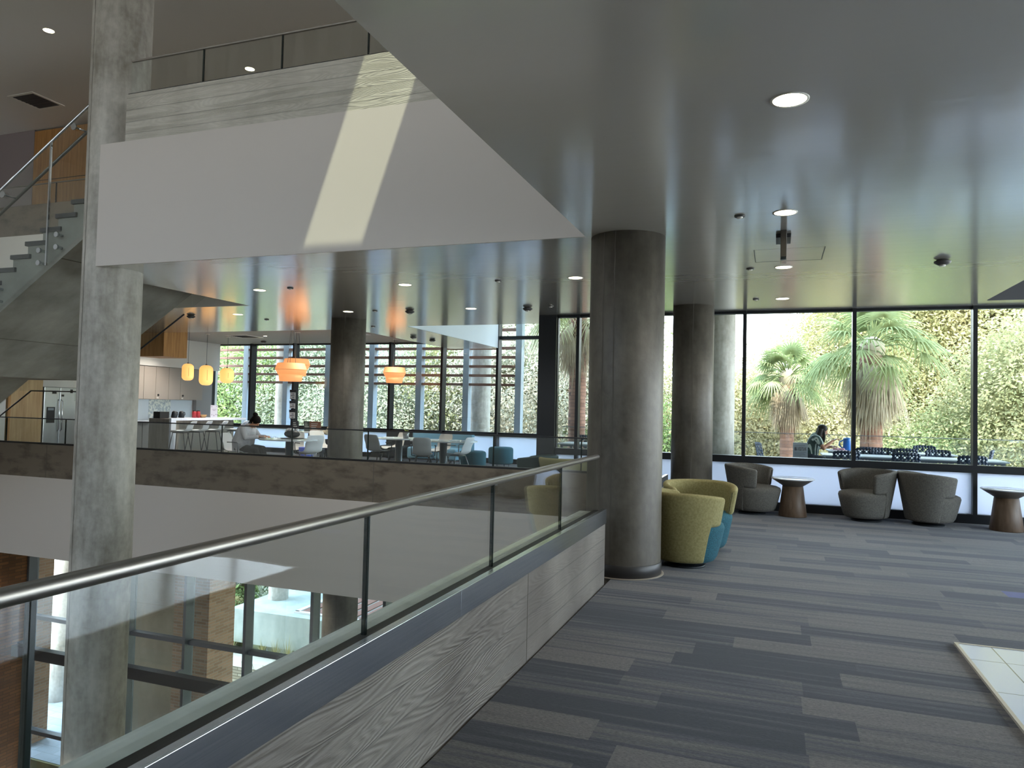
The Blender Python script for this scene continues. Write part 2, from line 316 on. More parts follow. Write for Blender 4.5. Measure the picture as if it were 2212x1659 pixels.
# ------------------------------------------------------------------ mesh helpers
class MB:
    def __init__(s): s.v = []; s.f = []; s.sm = []
    def add(s, vs, fs, smooth=False, M=None):
        k = len(s.v)
        if M is not None: vs = [tuple(M @ Vector(p)) for p in vs]
        s.v += [tuple(p) for p in vs]; s.f += [tuple(i+k for i in f) for f in fs]; s.sm += [smooth]*len(fs); return s
    def box(s, x0, x1, y0, y1, z0, z1, M=None):
        v = [(x0, y0, z0), (x1, y0, z0), (x1, y1, z0), (x0, y1, z0), (x0, y0, z1), (x1, y0, z1), (x1, y1, z1), (x0, y1, z1)]
        return s.add(v, [(0, 3, 2, 1), (4, 5, 6, 7), (0, 1, 5, 4), (1, 2, 6, 5), (2, 3, 7, 6), (3, 0, 4, 7)], False, M)
    def prism(s, poly, z0, z1, M=None):
        n = len(poly); v = [(p[0], p[1], z0) for p in poly] + [(p[0], p[1], z1) for p in poly]
        a = sum(poly[i][0]*poly[(i+1) % n][1]-poly[(i+1) % n][0]*poly[i][1] for i in range(n))
        f = [tuple(reversed(range(n))), tuple(range(n, 2*n))] + [(i, (i+1) % n, n+(i+1) % n, n+i) for i in range(n)]
        if a < 0: f = [tuple(reversed(q)) for q in f]
        return s.add(v, f, False, M)
    def prism_y(s, poly, y0, y1):
        """poly in (x, z), extruded along y"""
        n = len(poly); v = [(p[0], y0, p[1]) for p in poly] + [(p[0], y1, p[1]) for p in poly]
        a = sum(poly[i][0]*poly[(i+1) % n][1]-poly[(i+1) % n][0]*poly[i][1] for i in range(n))
        f = [tuple(range(n)), tuple(reversed(range(n, 2*n)))] + [(i, n+i, n+(i+1) % n, (i+1) % n) for i in range(n)]
        if a < 0: f = [tuple(reversed(q)) for q in f]
        return s.add(v, f)
    def lathe(s, prof, n=32, cx=0, cy=0, M=None, cap=True, smooth=True):
        v = []; f = []
        for (r, z) in prof:
            for i in range(n): a = 2*PI*i/n; v.append((cx+r*math.cos(a), cy+r*math.sin(a), z))
        m = len(prof)
        for j in range(m-1):
            for i in range(n): f.append((j*n+i, j*n+(i+1) % n, (j+1)*n+(i+1) % n, (j+1)*n+i))
        s.add(v, f, smooth, M)
        if cap:
            k = [tuple(reversed(range(n))), tuple(range((m-1)*n, m*n))]
            base = len(s.v)-len(v)
            s.f += [tuple(base+i for i in q) for q in k]; s.sm += [False, False]
        return s
    def tube(s, pts, r, n=8, closed=False):
        pts = [Vector(p) for p in pts]; m = len(pts); v = []; f = []
        rs = r if isinstance(r, (list, tuple)) else [r]*m
        up = None
        for i in range(m):
            a = pts[(i-1) % m] if (closed or i > 0) else pts[i]; b = pts[(i+1) % m] if (closed or i < m-1) else pts[i]
            t = (b-a).normalized()
            if up is None or abs(up.dot(t)) > 0.98: up = Vector((0, 0, 1)) if abs(t.z) < 0.9 else Vector((1, 0, 0))
            x = t.cross(up).normalized(); y = x.cross(t).normalized(); up = y
            for k in range(n):
                an = 2*PI*k/n; v.append(tuple(pts[i]+rs[i]*(x*math.cos(an)+y*math.sin(an))))
        last = m if closed else m-1
        for i in range(last):
            for k in range(n): f.append((i*n+k, i*n+(k+1) % n, ((i+1) % m)*n+(k+1) % n, ((i+1) % m)*n+k))
        if not closed: f.append(tuple(reversed(range(n)))); f.append(tuple(range((m-1)*n, m*n)))
        return s.add(v, f, True)
    def ball(s, c, r, n=12, m=8, M=None):
        rx, ry, rz = r if isinstance(r, (list, tuple)) else (r, r, r)
        v = [(c[0], c[1], c[2]-rz)]; f = []
        for j in range(1, m):
            t = -PI/2+PI*j/m
            for i in range(n): a = 2*PI*i/n; v.append((c[0]+rx*math.cos(t)*math.cos(a), c[1]+ry*math.cos(t)*math.sin(a), c[2]+rz*math.sin(t)))
        v.append((c[0], c[1], c[2]+rz))
        for i in range(n): f.append((0, 1+(i+1) % n, 1+i))
        for j in range(m-2):
            for i in range(n): f.append((1+j*n+i, 1+j*n+(i+1) % n, 1+(j+1)*n+(i+1) % n, 1+(j+1)*n+i))
        for i in range(n): f.append((len(v)-1, 1+(m-2)*n+i, 1+(m-2)*n+(i+1) % n))
        return s.add(v, f, True, M)
    def grid(s, P, smooth=True, M=None):
        a = len(P); b = len(P[0]); v = [p for row in P for p in row]
        return s.add(v, [(i*b+j, i*b+j+1, (i+1)*b+j+1, (i+1)*b+j) for i in range(a-1) for j in range(b-1)], smooth, M)
    def build(s, name, m, parent=None, bevel=0.0, seg=2, sub=0, solid=0.0, soff=0.0):
        me = bpy.data.meshes.new(name); me.from_pydata(s.v, [], s.f); me.polygons.foreach_set('use_smooth', s.sm)
        me.materials.append(MT[m] if isinstance(m, str) else m); me.update()
        o = bpy.data.objects.new(name, me); COL.objects.link(o)
        if parent: o.parent = parent
        if solid: q = o.modifiers.new('solid', 'SOLIDIFY'); q.thickness = solid; q.offset = soff
        if bevel:
            q = o.modifiers.new('bevel', 'BEVEL'); q.width = bevel; q.segments = seg; q.limit_method = 'ANGLE'; q.angle_limit = R(40)
        if sub: q = o.modifiers.new('sub', 'SUBSURF'); q.levels = sub; q.render_levels = sub
        return o
def tag(o, label=None, cat=None, group=None, kind=None):
    if label: o['label'] = label
    if cat: o['category'] = cat
    if group: o['group'] = group
    if kind: o['kind'] = kind
    return o
def empty(name, loc=(0, 0, 0), rz=0.0, label=None, cat=None, group=None, kind=None):
    o = bpy.data.objects.new(name, None); o.empty_display_size = 0.1; COL.objects.link(o); o.location = loc; o.rotation_euler = (0, 0, rz)
    return tag(o, label, cat, group, kind)
def kids(o): return [c for c in COL.objects if c.parent == o]
def dup(o, loc=None, rz=None, label=None, group=None, parent=None, _ch=None):
    if _ch is None:
        _ch = {}
        for c in COL.objects:
            if c.parent: _ch.setdefault(c.parent, []).append(c)
    c = o.copy(); COL.objects.link(c)
    if parent: c.parent = parent
    if loc is not None: c.location = loc
    if rz is not None: c.rotation_euler = (0, 0, rz)
    if label: c['label'] = label
    if group: c['group'] = group
    for k in _ch.get(o, []): dup(k, parent=c, _ch=_ch)
    return c
def struct(name, mb, m, **kw):
    o = mb.build(name, m, **kw); o['kind'] = 'structure'; return o

# ------------------------------------------------------------------ setting: floors, slabs, ceilings, walls
CZ = 3.14; UZ = 4.69; RZ = 7.83; LZ = -7.2; WX = -17.0
struct('floor', MB().box(-1.36, 9.2, -9.0, 12.3, -1.55, 0.0).add([], []).box(-1.60, -1.36, 7.25, 12.3, -1.55, -0.002).prism([(-17.0, 10.33), (-1.60, 10.33), (-1.60, 12.3), (-3.75, 12.3), (-5.7, 18.65), (-17.0, 18.65)], -1.55, -0.001), 'carpet')
struct('wall_bulkhead', MB().box(-17.9, -1.60, 10.1, 10.33, -1.55, -0.03), 'fascia_white')
tb = MB().box(1.155, 3.5, 1.2, 5.59, 0.0, 0.012)
struct('floor_tile', tb, 'tiles')
struct('trim_1', MB().box(1.135, 1.155, 1.2, 5.61, 0.0, 0.016).box(1.155, 3.5, 5.59, 5.61, 0.0, 0.016), mat('tile_edge_trim', 'c9c2b4', 0.4))

cl = MB()
cl.box(-7.92, -1.70, 6.66, 7.30, CZ, 4.66)
cl.box(-8.40, -1.70, 7.30, 10.02, CZ, 4.66)
cl.box(-17.0, -1.70, 10.02, 12.25, CZ, 4.66)
cl.prism([(-17.0, 12.25), (-3.70, 12.25), (-4.02, 13.27), (-8.65, 13.27), (-8.65, 13.65), (-17.0, 13.65)], CZ, 4.66)
cl.box(-8.65, -7.10, 13.27, 18.65, CZ, 4.66)
cl.box(-1.70, 2.727, -9.0, 12.25, CZ, 4.66)
cl.box(2.727, 9.2, -9.0, 9.0, CZ, 4.66).box(2.727, 9.2, 11.6, 12.25, CZ, 4.66)
struct('ceiling', cl, 'ceiling')
struct('ceiling_recess', MB().box(-17.0, -8.65, 13.65, 18.65, 3.32, 4.66).box(2.727, 9.2, 9.0, 11.6, 3.75, 4.66), 'ceiling_matte')
struct('ceiling_window_recess', MB().prism([(-7.10, 13.27), (-4.02, 13.27), (-5.7, 18.65), (-7.10, 18.65)], 4.45, 4.66), 'white_wall')
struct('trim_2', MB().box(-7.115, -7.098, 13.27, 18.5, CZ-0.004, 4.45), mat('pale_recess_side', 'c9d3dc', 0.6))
struct('trim_recess_shade', MB().box(2.735, 9.2, 11.585, 11.6, CZ-0.003, 3.75), mat('painted_recess_shade', '4e4f54', 0.7))  # dark sheet painting shade onto the pale recess face
struct('wall_upper_fascia', MB().box(-7.92, -1.70, 6.64, 6.66, CZ, 4.66), 'fascia_white')
struct('wall_stair_fascia', MB().box(-17.9, -8.402, 10.0, 10.02, CZ, 4.66), 'white_wall')
struct('floor_upper', MB().box(-8.40, 9.2, 6.95, 18.65, 4.66, UZ).box(-17.9, -8.40, 10.25, 18.65, 4.66, UZ).box(-1.70, 9.2, -9.0, 6.95, 4.66, UZ), 'concrete_floor')
# roof with its narrow glazed slot
rf = MB(); X0, X1, Y0, Y1 = -3.27, -2.52, 3.84, 5.30
rf.box(-20, -15.5, -9.3, 18.9, RZ, RZ+0.06).box(-15.5, X0, 0.2, 18.9, RZ, RZ+0.06).box(-15.5, X0, -9.3, -7.5, RZ, RZ+0.06).box(-4.0, X0, -7.5, 0.2, RZ, RZ+0.06).box(X1, 9.4, -9.3, 18.9, RZ, RZ+0.06).box(X0, X1, -9.3, Y0, RZ, RZ+0.06).box(X0, X1, Y1, 18.9, RZ, RZ+0.06)
struct('ceiling_roof', rf, 'roof_ceiling')
MT['slot_glass'] = glass('roof_slot_glass', (0.42, 0.44, 0.39))
MT['added_skylight_glass'] = glass('added_skylight_glass', (0.40, 0.40, 0.39))
MT['south_glass'] = glass('south_glass', (0.60, 0.59, 0.575))
struct('window_added_skylight', MB().box(-15.5, -4.0, -7.5, 0.2, RZ+0.02, RZ+0.03), 'added_skylight_glass')  # unseen skylight, added to bring more light into the atrium
tag(struct('window_roof', MB().box(X0, X1, Y0, Y1, RZ+0.02, RZ+0.03), 'slot_glass'))
# outer walls
struct('wall_west', MB().box(-18.3, -18.0, -9.3, 10.0, -8.2, RZ).box(-17.3, -17.0, 10.33, 18.9, -1.55, 4.66).box(-18.3, -18.0, 10.0, 18.9, 4.66, RZ), 'white_wall')
struct('wall_north_upper', MB().box(-18.0, 9.4, 18.6, 18.8, 4.66, RZ), 'white_wall')
struct('wall_east', MB().box(9.2, 9.4, -9.3, 12.3, -8.2, 0.0).box(9.2, 9.4, -9.3, 12.3, 3.14, RZ).box(9.2, 9.4, -9.3, 2.0, 0.0, 3.14), 'white_wall')
et = bpy.data.objects.new('window_east', None); COL.objects.link(et); et.location = (9.3, 2.0, 0); et['kind'] = 'structure'
fe = MB().box(-0.08, 0.05, 0, 10.2, 0, 0.13).box(-0.08, 0.05, 0, 10.2, 0.73, 0.83)
for k in range(7): fe.box(-0.08, 0.05, 1.7*k-0.03, 1.7*k+0.03, 0, 3.14)
fe.build('frame', 'dark_frame', et); MB().box(-0.006, 0.006, 0, 10.2, 0.83, 3.14).build('pane', 'window_glass', et); MB().box(-0.01, 0.01, 0, 10.2, 0.13, 0.73).build('frosted_pane', 'frosted', et)
portal('window_portal', (9.5, 7.1, 1.7), (0, R(90), 0), 3.0, 10.0)
sw = MB().box(-18.3, 9.4, -9.3, -9.0, -8.2, 5.0).box(-18.3, 9.4, -9.3, -9.0, 7.6, RZ)
for x in (-18.2, -13.0, -7.5, -2.0, 3.5, 9.1): sw.box(x-0.12, x+0.12, -9.3, -9.0, 5.0, 7.6)
struct('wall_south', sw, 'white_wall')
struct('wall_lower_east', MB().box(-1.60, -1.45, -9.0, 12.7, -8.2, -1.55), 'white_wall')
struct('floor_lower', MB().box(-18.0, -1.45, -9.0, 12.8, -8.3, -8.0), 'concrete_floor')
struct('wall_brick', MB().box(-17.9, -16.75, 3.0, 12.62, -8.0, -1.55), 'brick')
# dark return where the two window walls meet
struct('wall_corner_post', MB().prism([(-3.90, 12.08), (-3.58, 12.08), (-3.58, 12.28), (-3.72, 12.5), (-3.92, 12.5)], 0, 4.66), 'dark_frame')
rt = bpy.data.objects.new('window_return', None); COL.objects.link(rt); rt.location = (-3.80, 12.5, 0); rt.rotation_euler = (0, 0, math.atan2(6.1, -1.83)); rt['kind'] = 'structure'
fr_ = MB()
for k in range(5): fr_.box(1.59*k-0.03, 1.59*k+0.03, -0.05, 0.05, 0, 4.6)
fr_.box(0, 6.36, -0.04, 0.04, 0, 0.13).box(0, 6.36, -0.04, 0.04, 0.73, 0.83).box(0, 6.36, -0.04, 0.04, 4.5, 4.66)
fr_.build('frame', 'dark_frame', rt)
MB().box(0.02, 6.34, -0.006, 0.006, 0.13, 4.5).build('pane', 'window_glass', rt)
# upper lounge back wall with panelling
struct('wall_upper_lounge', MB().box(-18.0, -16.55, 12.1, 12.3, UZ, RZ).box(-13.0, -8.5, 14.9, 15.1, UZ, RZ), mat('mauve_grey_wall', '8d8284', 0.7))
wp = empty('wood_wall_panel', (-14.9, 12.1, UZ), 0, 'tall honey coloured wood wall panel on the upper floor behind the stair glass', 'wall panel')
MB().box(-1.64, 1.9, 0, 0.15, 0, 3.10).build('panel', 'wood', wp)
MB().box(-1.64, 1.9, -0.012, 0, 1.9, 1.912).box(0.1, 0.112, -0.012, 0, 0, 3.1).build('joint', 'black', wp)

# ------------------------------------------------------------------ columns
def column(x, y, z0, z1, r, label, group=None, base=None, m='column', seam_deg=None):
    e = empty('concrete_column', (x, y, z0), 0, label, 'column', group)
    h = z1-z0
    nz = max(2, int(h/1.5)); prof = [(r, h*i/nz) for i in range(nz+1)]
    MB().lathe(prof, 96).build('shaft', m, e)
    if seam_deg is not None:
        for k, d in enumerate(seam_deg):
            a = R(d); w = 0.006
            mb = MB(); pts = []
            rnd = random.Random(int(d*7)+k)
            n = int(h/0.12)
            P = []
            for i in range(n+1):
                z = h*i/n; off = rnd.uniform(-0.004, 0.004); P.append([((r+0.0015)*math.cos(a+(off+s*w)/r), (r+0.0015)*math.sin(a+(off+s*w)/r), z) for s in (-rnd.uniform(.5, 1.3), rnd.uniform(.4, 1.2))])
            mb.grid(P).build('form_joint', 'seam', e)
    if base is not None:
        MB().lathe([(r+0.004, base), (r+0.008, base+0.002), (r+0.008, base+0.115), (r+0.004, base+0.118)], 96, cap=False).build('base_band', mat('dark_base_band', '2e2c2b', 0.45), e)
        MB().lathe([(r, base), (r+0.03, base), (r+0.03, base+0.006), (r, base+0.008)], 96, cap=False).build('floor_ring', mat('beige_floor_ring', '8f867a', 0.5), e)
    return e
column(-1.33, 6.83, -1.5, CZ, 0.35, 'thick dark concrete column at the end of the near parapet', base=1.5, seam_deg=(243, 262), m='column_brown_shaded')
column(-8.03, 6.99, LZ-0.8, RZ, 0.35, 'tall pale concrete column rising through the open atrium on the left', seam_deg=(255,))
column(-7.75, 12.07, -8.0, CZ, 0.33, 'dark concrete column standing in the far dining area behind the parapet', seam_deg=(290,), m='column_brown_shaded')
column(-1.20, 11.50, 0.0, CZ, 0.31, 'concrete column between the yellow chairs and the window wall', base=0.0, seam_deg=(275,), m='column_brown_shaded')
column(-1.15, 16.0, -7.2, 4.6, 0.35, 'pale outdoor concrete column on the terrace just beyond the window wall')
column(-8.62, 20.9, -7.2, 5.5, 0.33, 'pale bluish outdoor concrete column behind the dining tables')
column(-15.95, 21.0, -7.2, 5.5, 0.33, 'pale outdoor concrete column seen behind the bar side windows')

# ------------------------------------------------------------------ parapets and glass guards
def near_guard(y0, y1, posts, label, joint, name='atrium_parapet'):
    e = empty(name, (-1.48, (y0+y1)/2, 0), 0, label, 'parapet')
    Y = (y0+y1)/2
    def bx(mb, x0, x1, a, b, z0, z1): return mb.box(x0+1.48, x1+1.48, a-Y, b-Y, z0, z1)
    bx(MB(), -1.60, -1.372, y0, y1, -1.55, 0.60).build('concrete_wall', MT['parapet_board'] if joint else 'far_board', e)
    bx(MB(), -1.60, -1.475, y0, y1, 0.60, 0.618).build('outer_ledge', 'ledge', e)
    segs = [y0] + list(joint) + [y1]
    for a, b in zip(segs[:-1], segs[1:]):
        mb = MB(); bx(mb, -1.372, -1.362, a+0.0015, b-0.0015, 0.525, 0.650); bx(mb, -1.40, -1.372, a+0.0015, b-0.0015, 0.640, 0.650)
        mb.build('steel_channel', 'steel', e, bevel=0.0015)
    mb = MB(); bx(mb, -1.475, -1.40, y0, y1, 0.601, 0.632); mb.build('glazing_shoe', 'black', e)
    ps = [y0-0.0] + [p for p in posts if y0 < p < y1] + [y1]
    for a, b in zip(ps[:-1], ps[1:]):
        MB().box(0.020, 0.034, a+0.008-Y, b-0.008-Y, 0.628, 1.085).build('glass_panel', 'rail_glass', e)
        if b != y1: MB().box(0.0175, 0.0365, b-0.006-Y, b+0.006-Y, 0.628, 1.085).build('glass_joint', 'glass_edge', e)
    mb = MB(); mb.tube([(0.027, y0-Y-0.0, 1.097), (0.027, y1-Y, 1.097)], 0.021, 20); mb.build('handrail', 'rail_steel', e)
    return e
near_guard(-2.6, 6.24, (-0.2, 1.10, 2.43, 3.74, 5.09), 'near board-marked concrete parapet with steel edge, glass and handrail', (0.2, 3.135))
near_guard(7.22, 10.1, (8.6,), 'short parapet with glass between the thick column and the far parapet', (9.0,))
pj = MB().box(-1.3725, -1.3705, 4.145, 4.151, 0, 0.525); o = pj.build('parapet_joint', 'seam'); tag(o, 'thin vertical joint line in the near concrete parapet', 'joint', kind='structure'); o.name = 'trim_3'

def far_guard(name, x0, x1, y, zf, posts, label, bmat, outer_sign=-1, top=0.60, mid_shoe=True, depth=0.23, zb=-0.03, railz=1.10, shoe=0.63, segjoint=()):
    """guard running along x; its atrium face is at y (facing -y)"""
    e = empty(name, ((x0+x1)/2, y, zf), 0, label, 'parapet'); X = (x0+x1)/2
    MB().box(x0-X, x1-X, 0, depth, zb, top).build('concrete_wall', bmat, e)
    for j in segjoint: MB().box(j-X-0.005, j-X+0.005, -0.002, 0.0, zb, top).build('joint', 'seam', e)
    MB().box(x0-X, x1-X, 0.02, 0.10, top, shoe).build('glazing_shoe', 'black', e)
    ps = [x0]+[p for p in posts if x0 < p < x1]+[x1]
    for a, b in zip(ps[:-1], ps[1:]):
        MB().box(a-X+0.008, b-X-0.008, 0.05, 0.064, shoe-0.01, railz-0.01).build('glass_panel', 'rail_glass', e)
        if b != x1: MB().box(b-X-0.008, b-X+0.008, 0.048, 0.066, shoe, railz-0.01).build('glass_joint', 'glass_edge', e)
    MB().box(x0-X, x1-X, 0.043, 0.071, railz-0.014, railz+0.006).build('handrail', 'dark_frame' if railz > 0 and zf == 0 else 'rail_steel', e, bevel=0.003)
    return e
far_guard('far_parapet', -17.9, -1.60, 10.1, 0.0, (-16.0, -14.3, -12.7, -11.08, -9.0, -7.55, -6.1, -3.95, -2.6), 'long dark concrete parapet with glass in front of the dining area', 'far_board', segjoint=(-13.1, -5.95))
far_guard('upper_parapet', -7.52, -1.75, 6.64, 4.66, (-7.52, -6.4, -5.28, -4.16, -3.04), 'wood-grained concrete beam with glass rail on the upper floor above the white fascia', 'upper_board', top=0.58, zb=0.0, railz=1.02, shoe=0.60, depth=0.30)
far_guard('stair_parapet', -17.9, -8.6, 10.0, 4.66, (-16.0, -14.9, -13.1, -12.0, -10.3), 'upper floor concrete parapet with glass seen behind the stair treads', 'far_board', top=0.59, zb=0.0, railz=1.01, shoe=0.60)

# ------------------------------------------------------------------ curtain walls
WN = [0]
def bay(x0, x1, y, z0, z1, sill=0.78, frost=True, mull=(0.06, 0.16), lower=True, trans=None, gap=0.0, frame='dark_frame', last=False):
    WN[0] += 1
    e = bpy.data.objects.new('window_%d' % WN[0], None); COL.objects.link(e); e.location = (x0, y, z0); e['kind'] = 'structure'; e.empty_display_size = 0.1
    w = x1-x0; mw, md = mull
    fr = MB().box(-mw/2, mw/2, -md, 0.05, 0, z1-z0)
    if last: fr.box(w-mw/2, w+mw/2, -md, 0.05, 0, z1-z0)
    fr.box(mw/2, w-mw/2, -0.10, 0.05, 0, 0.13).box(mw/2, w-mw/2, -0.06, 0.05, z1-z0-0.06, z1-z0)
    if frost: fr.box(mw/2, w-mw/2, -0.10, 0.05, sill-0.055, sill+0.055)
    for t in (trans or ()): fr.box(mw/2, w-mw/2, -0.10, 0.05, t-z0-0.045, t-z0+0.045)
    fr.build('frame', frame, e)
    if frost:
        MB().box(mw/2, w-mw/2, -0.01, 0.01, 0.13, sill-0.05).build('frosted_pane', 'frosted', e)
        MB().box(mw/2, w-mw/2, 0.0, 0.012, sill+0.05, z1-z0-0.05).build('pane', 'window_glass', e)
    else:
        zz = [z0+0.1]+sorted(trans or ())+[z1-0.05]
        for a, b in zip(zz[:-1], zz[1:]): MB().box(mw/2, w-mw/2, 0.0, 0.012, a-z0, b-z0).build('pane', 'window_glass', e)
    return e
xs = [-3.58, -3.20, -2.055, -0.465, 1.125, 2.711, 4.30, 5.89, 7.48, 9.07]
for a, b in zip(xs[:-1], xs[1:]): bay(a, b, 12.2, 0, CZ+0.02, last=(b == 9.07), mull=(0.055, 0.10) if a > -3.5 else (0.03, 0.05))
xs = [-16.9, -15.31, -13.72, -12.05, -10.42, -8.77, -7.11]
for a, b in zip(xs[:-1], xs[1:]): bay(a, b, 18.6, 0, 3.34, mull=(0.07, 0.2))
bay(-7.11, -5.72, 18.6, 0, 4.5, mull=(0.07, 0.2), trans=(3.42,), last=False)
xs = [-16.72, -15.15, -13.60, -11.95, -10.36, -8.72, -7.07, -5.45, -3.8, -1.6]
for a, b in zip(xs[:-1], xs[1:]): bay(a, b, 12.75, -8.0, -1.55, frost=False, mull=(0.07, 0.2), trans=(-3.745, -6.43), frame='grey_frame', last=(b == -1.6))
bm = empty('steel_beam', (-9.2, 12.3, -4.42), 0, 'dark steel beam bracketed across the lower window wall', 'beam')
MB().box(-7.5, 7.5, -0.09, 0.09, -0.12, 0.12).build('bar', mat('dark_beam_paint', '2a2a2b', 0.5), bm)
for x in xs[:-1]:
    MB().box(x+9.2-0.04, x+9.2+0.04, 0.09, 0.26, 0.0, 0.14).build('bracket', 'grey_frame', bm)
# added south windows with fins, unseen behind the camera, for fill and reflections
xs = [-18.2, -13.0, -7.5, -2.0, 3.5, 9.1]
for a, b in zip(xs[:-1], xs[1:]):
    WN[0] += 1
    e = bpy.data.objects.new('window_%d' % WN[0], None); COL.objects.link(e); e.location = (a, -9.1, 5.0); e['kind'] = 'structure'
    MB().box(0.1, b-a-0.1, 0, 0.012, 0, 2.6).build('pane', 'south_glass', e)
    f = MB()
    k = 0.5
    while k < b-a-0.2: f.box(k, k+0.09, 0.1, 0.3, 0, 2.6); k += 0.46
    f.build('fins', 'white_wall', e)

# ------------------------------------------------------------------ staircase
def stair():
    e = empty('staircase', (-12.5, 8.35, 0), 0, 'folded concrete staircase with dark treads and glass sides behind the left column', 'staircase')
    OX, OY = -12.5, 8.35
    rise, run = 4.69/27, 0.278; y0, y1 = 7.1, 9.6
    top = []
    nose = lambda k: -8.10-run*k
    # upper flight k = 0..13, landing at k = 14
    pts = [(-7.95, 4.18), (-8.35, 4.18-0.0)]
    soff = lambda x: 9.075+0.625*x
    prof = [(-7.75, 4.66-0.07), (-7.75, soff(-8.0)+0.1), (-8.2, soff(-8.2)), (-11.61, 1.82), (-13.0, 1.82), (-15.9, 0.0), (-16.9, 0.0)]
    st = []
    x = -13.39-run*13; 
    for j in range(12, -1, -1):
        z = 2.258-rise*(j+1)-0.06; xx = -13.39-run*j
        if z < 0: continue
        st.append((xx-run+0.03, z)); st.append((xx+0.03, z))
    st.append((-13.36, 2.258-0.06))
    st.append((nose(13)-run+0.03, 2.258-0.06))
    for k in range(13, 0, -1):
        z = 4.69-rise*k-0.06; st.append((nose(k)+0.03, z)); st.append((nose(k-1)+0.03, z))
    st.append((nose(0)+0.03, 4.62)); 
    poly = prof + st
    poly = [(p[0]-OX, p[1]) for p in poly]
    MB().prism_y(poly, y0-OY, y1-OY).build('concrete_body', 'stair_concrete', e)
    for k in range(0, 14):
        z = 4.69-rise*k
        MB().box(nose(k)-OX, nose(k)-OX+0.38 if k else nose(k)-OX+0.35, y0-0.03-OY, y1+0.03-OY, z-0.062, z).build('tread', 'tread', e, bevel=0.006)
    MB().box(-13.39-OX, nose(13)-OX-0.0, y0-0.03-OY, y1+0.03-OY, 2.258-0.062, 2.258).build('landing', 'tread', e)
    for j in range(0, 12):
        z = 2.258-rise*(j+1); xx = -13.39-run*(j+1)
        MB().box(xx-OX, xx-OX+0.38, y0-0.03-OY, y1+0.03-OY, z-0.062, z).build('tread', 'tread', e, bevel=0.006)
    for x in (-10.75, -9.1):
        z = soff(x)
        MB().box(x-OX-0.006, x-OX+0.006, y0-OY, y1-OY, z-0.004, z+0.004).build('pour_joint', 'seam', e)
    # glass balustrades, sloped panels hung on stand-offs
    nz = lambda x: 4.169+0.625*(x+8.93)          # nosing line, upper flight
    lz = lambda x: 2.258+0.625*(x+13.39)
    for yy, drop, side in ((y0-0.075, 0.0, -1), (y1+0.06, 0.2, 1)):
        js = [-7.75, -9.28, -10.83, -11.9]
        for a, b in zip(js[1:], js[:-1]):
            a2, b2 = a+0.008, b-0.008
            q = [(a2, soff(a2)-drop+0.01), (b2, soff(b2)-drop+0.01), (b2, nz(b2)+1.02), (a2, nz(a2)+1.02)]
            MB().prism_y([(p[0]-OX, p[1]) for p in q], yy-OY-0.007, yy-OY+0.007).build('glass_panel', 'rail_glass', e)
        for a in (js[1:-1] if side < 0 else []):
            q = [(a-0.011, soff(a)-drop+0.01), (a+0.011, soff(a)-drop+0.01), (a+0.011, nz(a)+1.02), (a-0.011, nz(a)+1.02)]
            MB().prism_y([(p[0]-OX, p[1]) for p in q], yy-OY-0.012, yy-OY+0.012).build('glass_joint', 'chrome' if side < 0 else 'glass_edge', e)
        js = [-13.3, -14.8, -16.3]
        for a, b in zip(js[1:], js[:-1]):
            q = [(a+0.01, max(0.02, lz(a)-0.45-drop)), (b-0.01, lz(b)-0.45-drop), (b-0.01, lz(b)+1.02), (a+0.01, lz(a)+1.02)]
            MB().prism_y([(p[0]-OX, p[1]) for p in q], yy-OY-0.007, yy-OY+0.007).build('glass_panel', 'rail_glass', e)
        q = [(-13.29, 1.82-drop), (-11.91, 1.82-drop), (-11.91, 3.3), (-13.29, 3.3)]
        MB().prism_y([(p[0]-OX, p[1]) for p in q], yy-OY-0.007, yy-OY+0.007).build('glass_panel', 'rail_glass', e)
        cap = [(-16.3, lz(-16.3)+1.03), (-13.3, lz(-13.3)+1.03), (-11.9, nz(-11.9)+1.03), (-7.75, nz(-7.75)+1.03)]
        MB().tube([(p[0]-OX, yy-OY, p[1]) for p in cap], 0.017, 8).build('top_cap', 'chrome', e)
        if drop:
            low = [(-15.6, 0.03), (-13.0, 1.82-drop), (-11.61, 1.82-drop), (-9.45, soff(-9.45)-drop)]
            MB().tube([(p[0]-OX, yy-OY, p[1]) for p in low], 0.014, 6).build('bottom_edge', 'black', e)
        g = MB().tube([(-12.0-OX, yy-side*0.17-OY, nz(-12.0)+0.90), (-8.0-OX, yy-side*0.17-OY, nz(-8.0)+0.90)], 0.021, 12); g.build('grab_rail', mat('grab_rail_steel', '6a6b67', 0.35, 0.8), e)
        if side < 0:
            for x in (-8.84, -10.14, -11.4):
                MB().tube([(x-OX, yy-OY-0.03, nz(x)+0.90), (x-OX, yy-OY+0.16, nz(x)+0.90)], 0.012, 8).lathe([(0.045, -0.008), (0.045, 0.008)], 20, M=Matrix.Translation((x-OX, yy-OY-0.03, nz(x)+0.9)) @ Matrix.Rotation(R(90), 4, 'X')).build('rail_bracket', 'chrome', e)
            for x in (-7.95, -8.35, -9.09, -9.41, -10.2, -10.53, -11.4):
                for dz in (0.13, 0.30):
                    MB().lathe([(0.036, -0.012), (0.036, 0.012)], 20, M=Matrix.Translation((x-OX, yy-OY-0.014, soff(x)+dz)) @ Matrix.Rotation(R(90), 4, 'X')).lathe([(0.02, -0.05), (0.02, 0.05)], 12, M=Matrix.Translation((x-OX, yy-OY+0.03, soff(x)+dz)) @ Matrix.Rotation(R(90), 4, 'X')).build('glass_standoff', 'chrome', e)
    return e
stair()

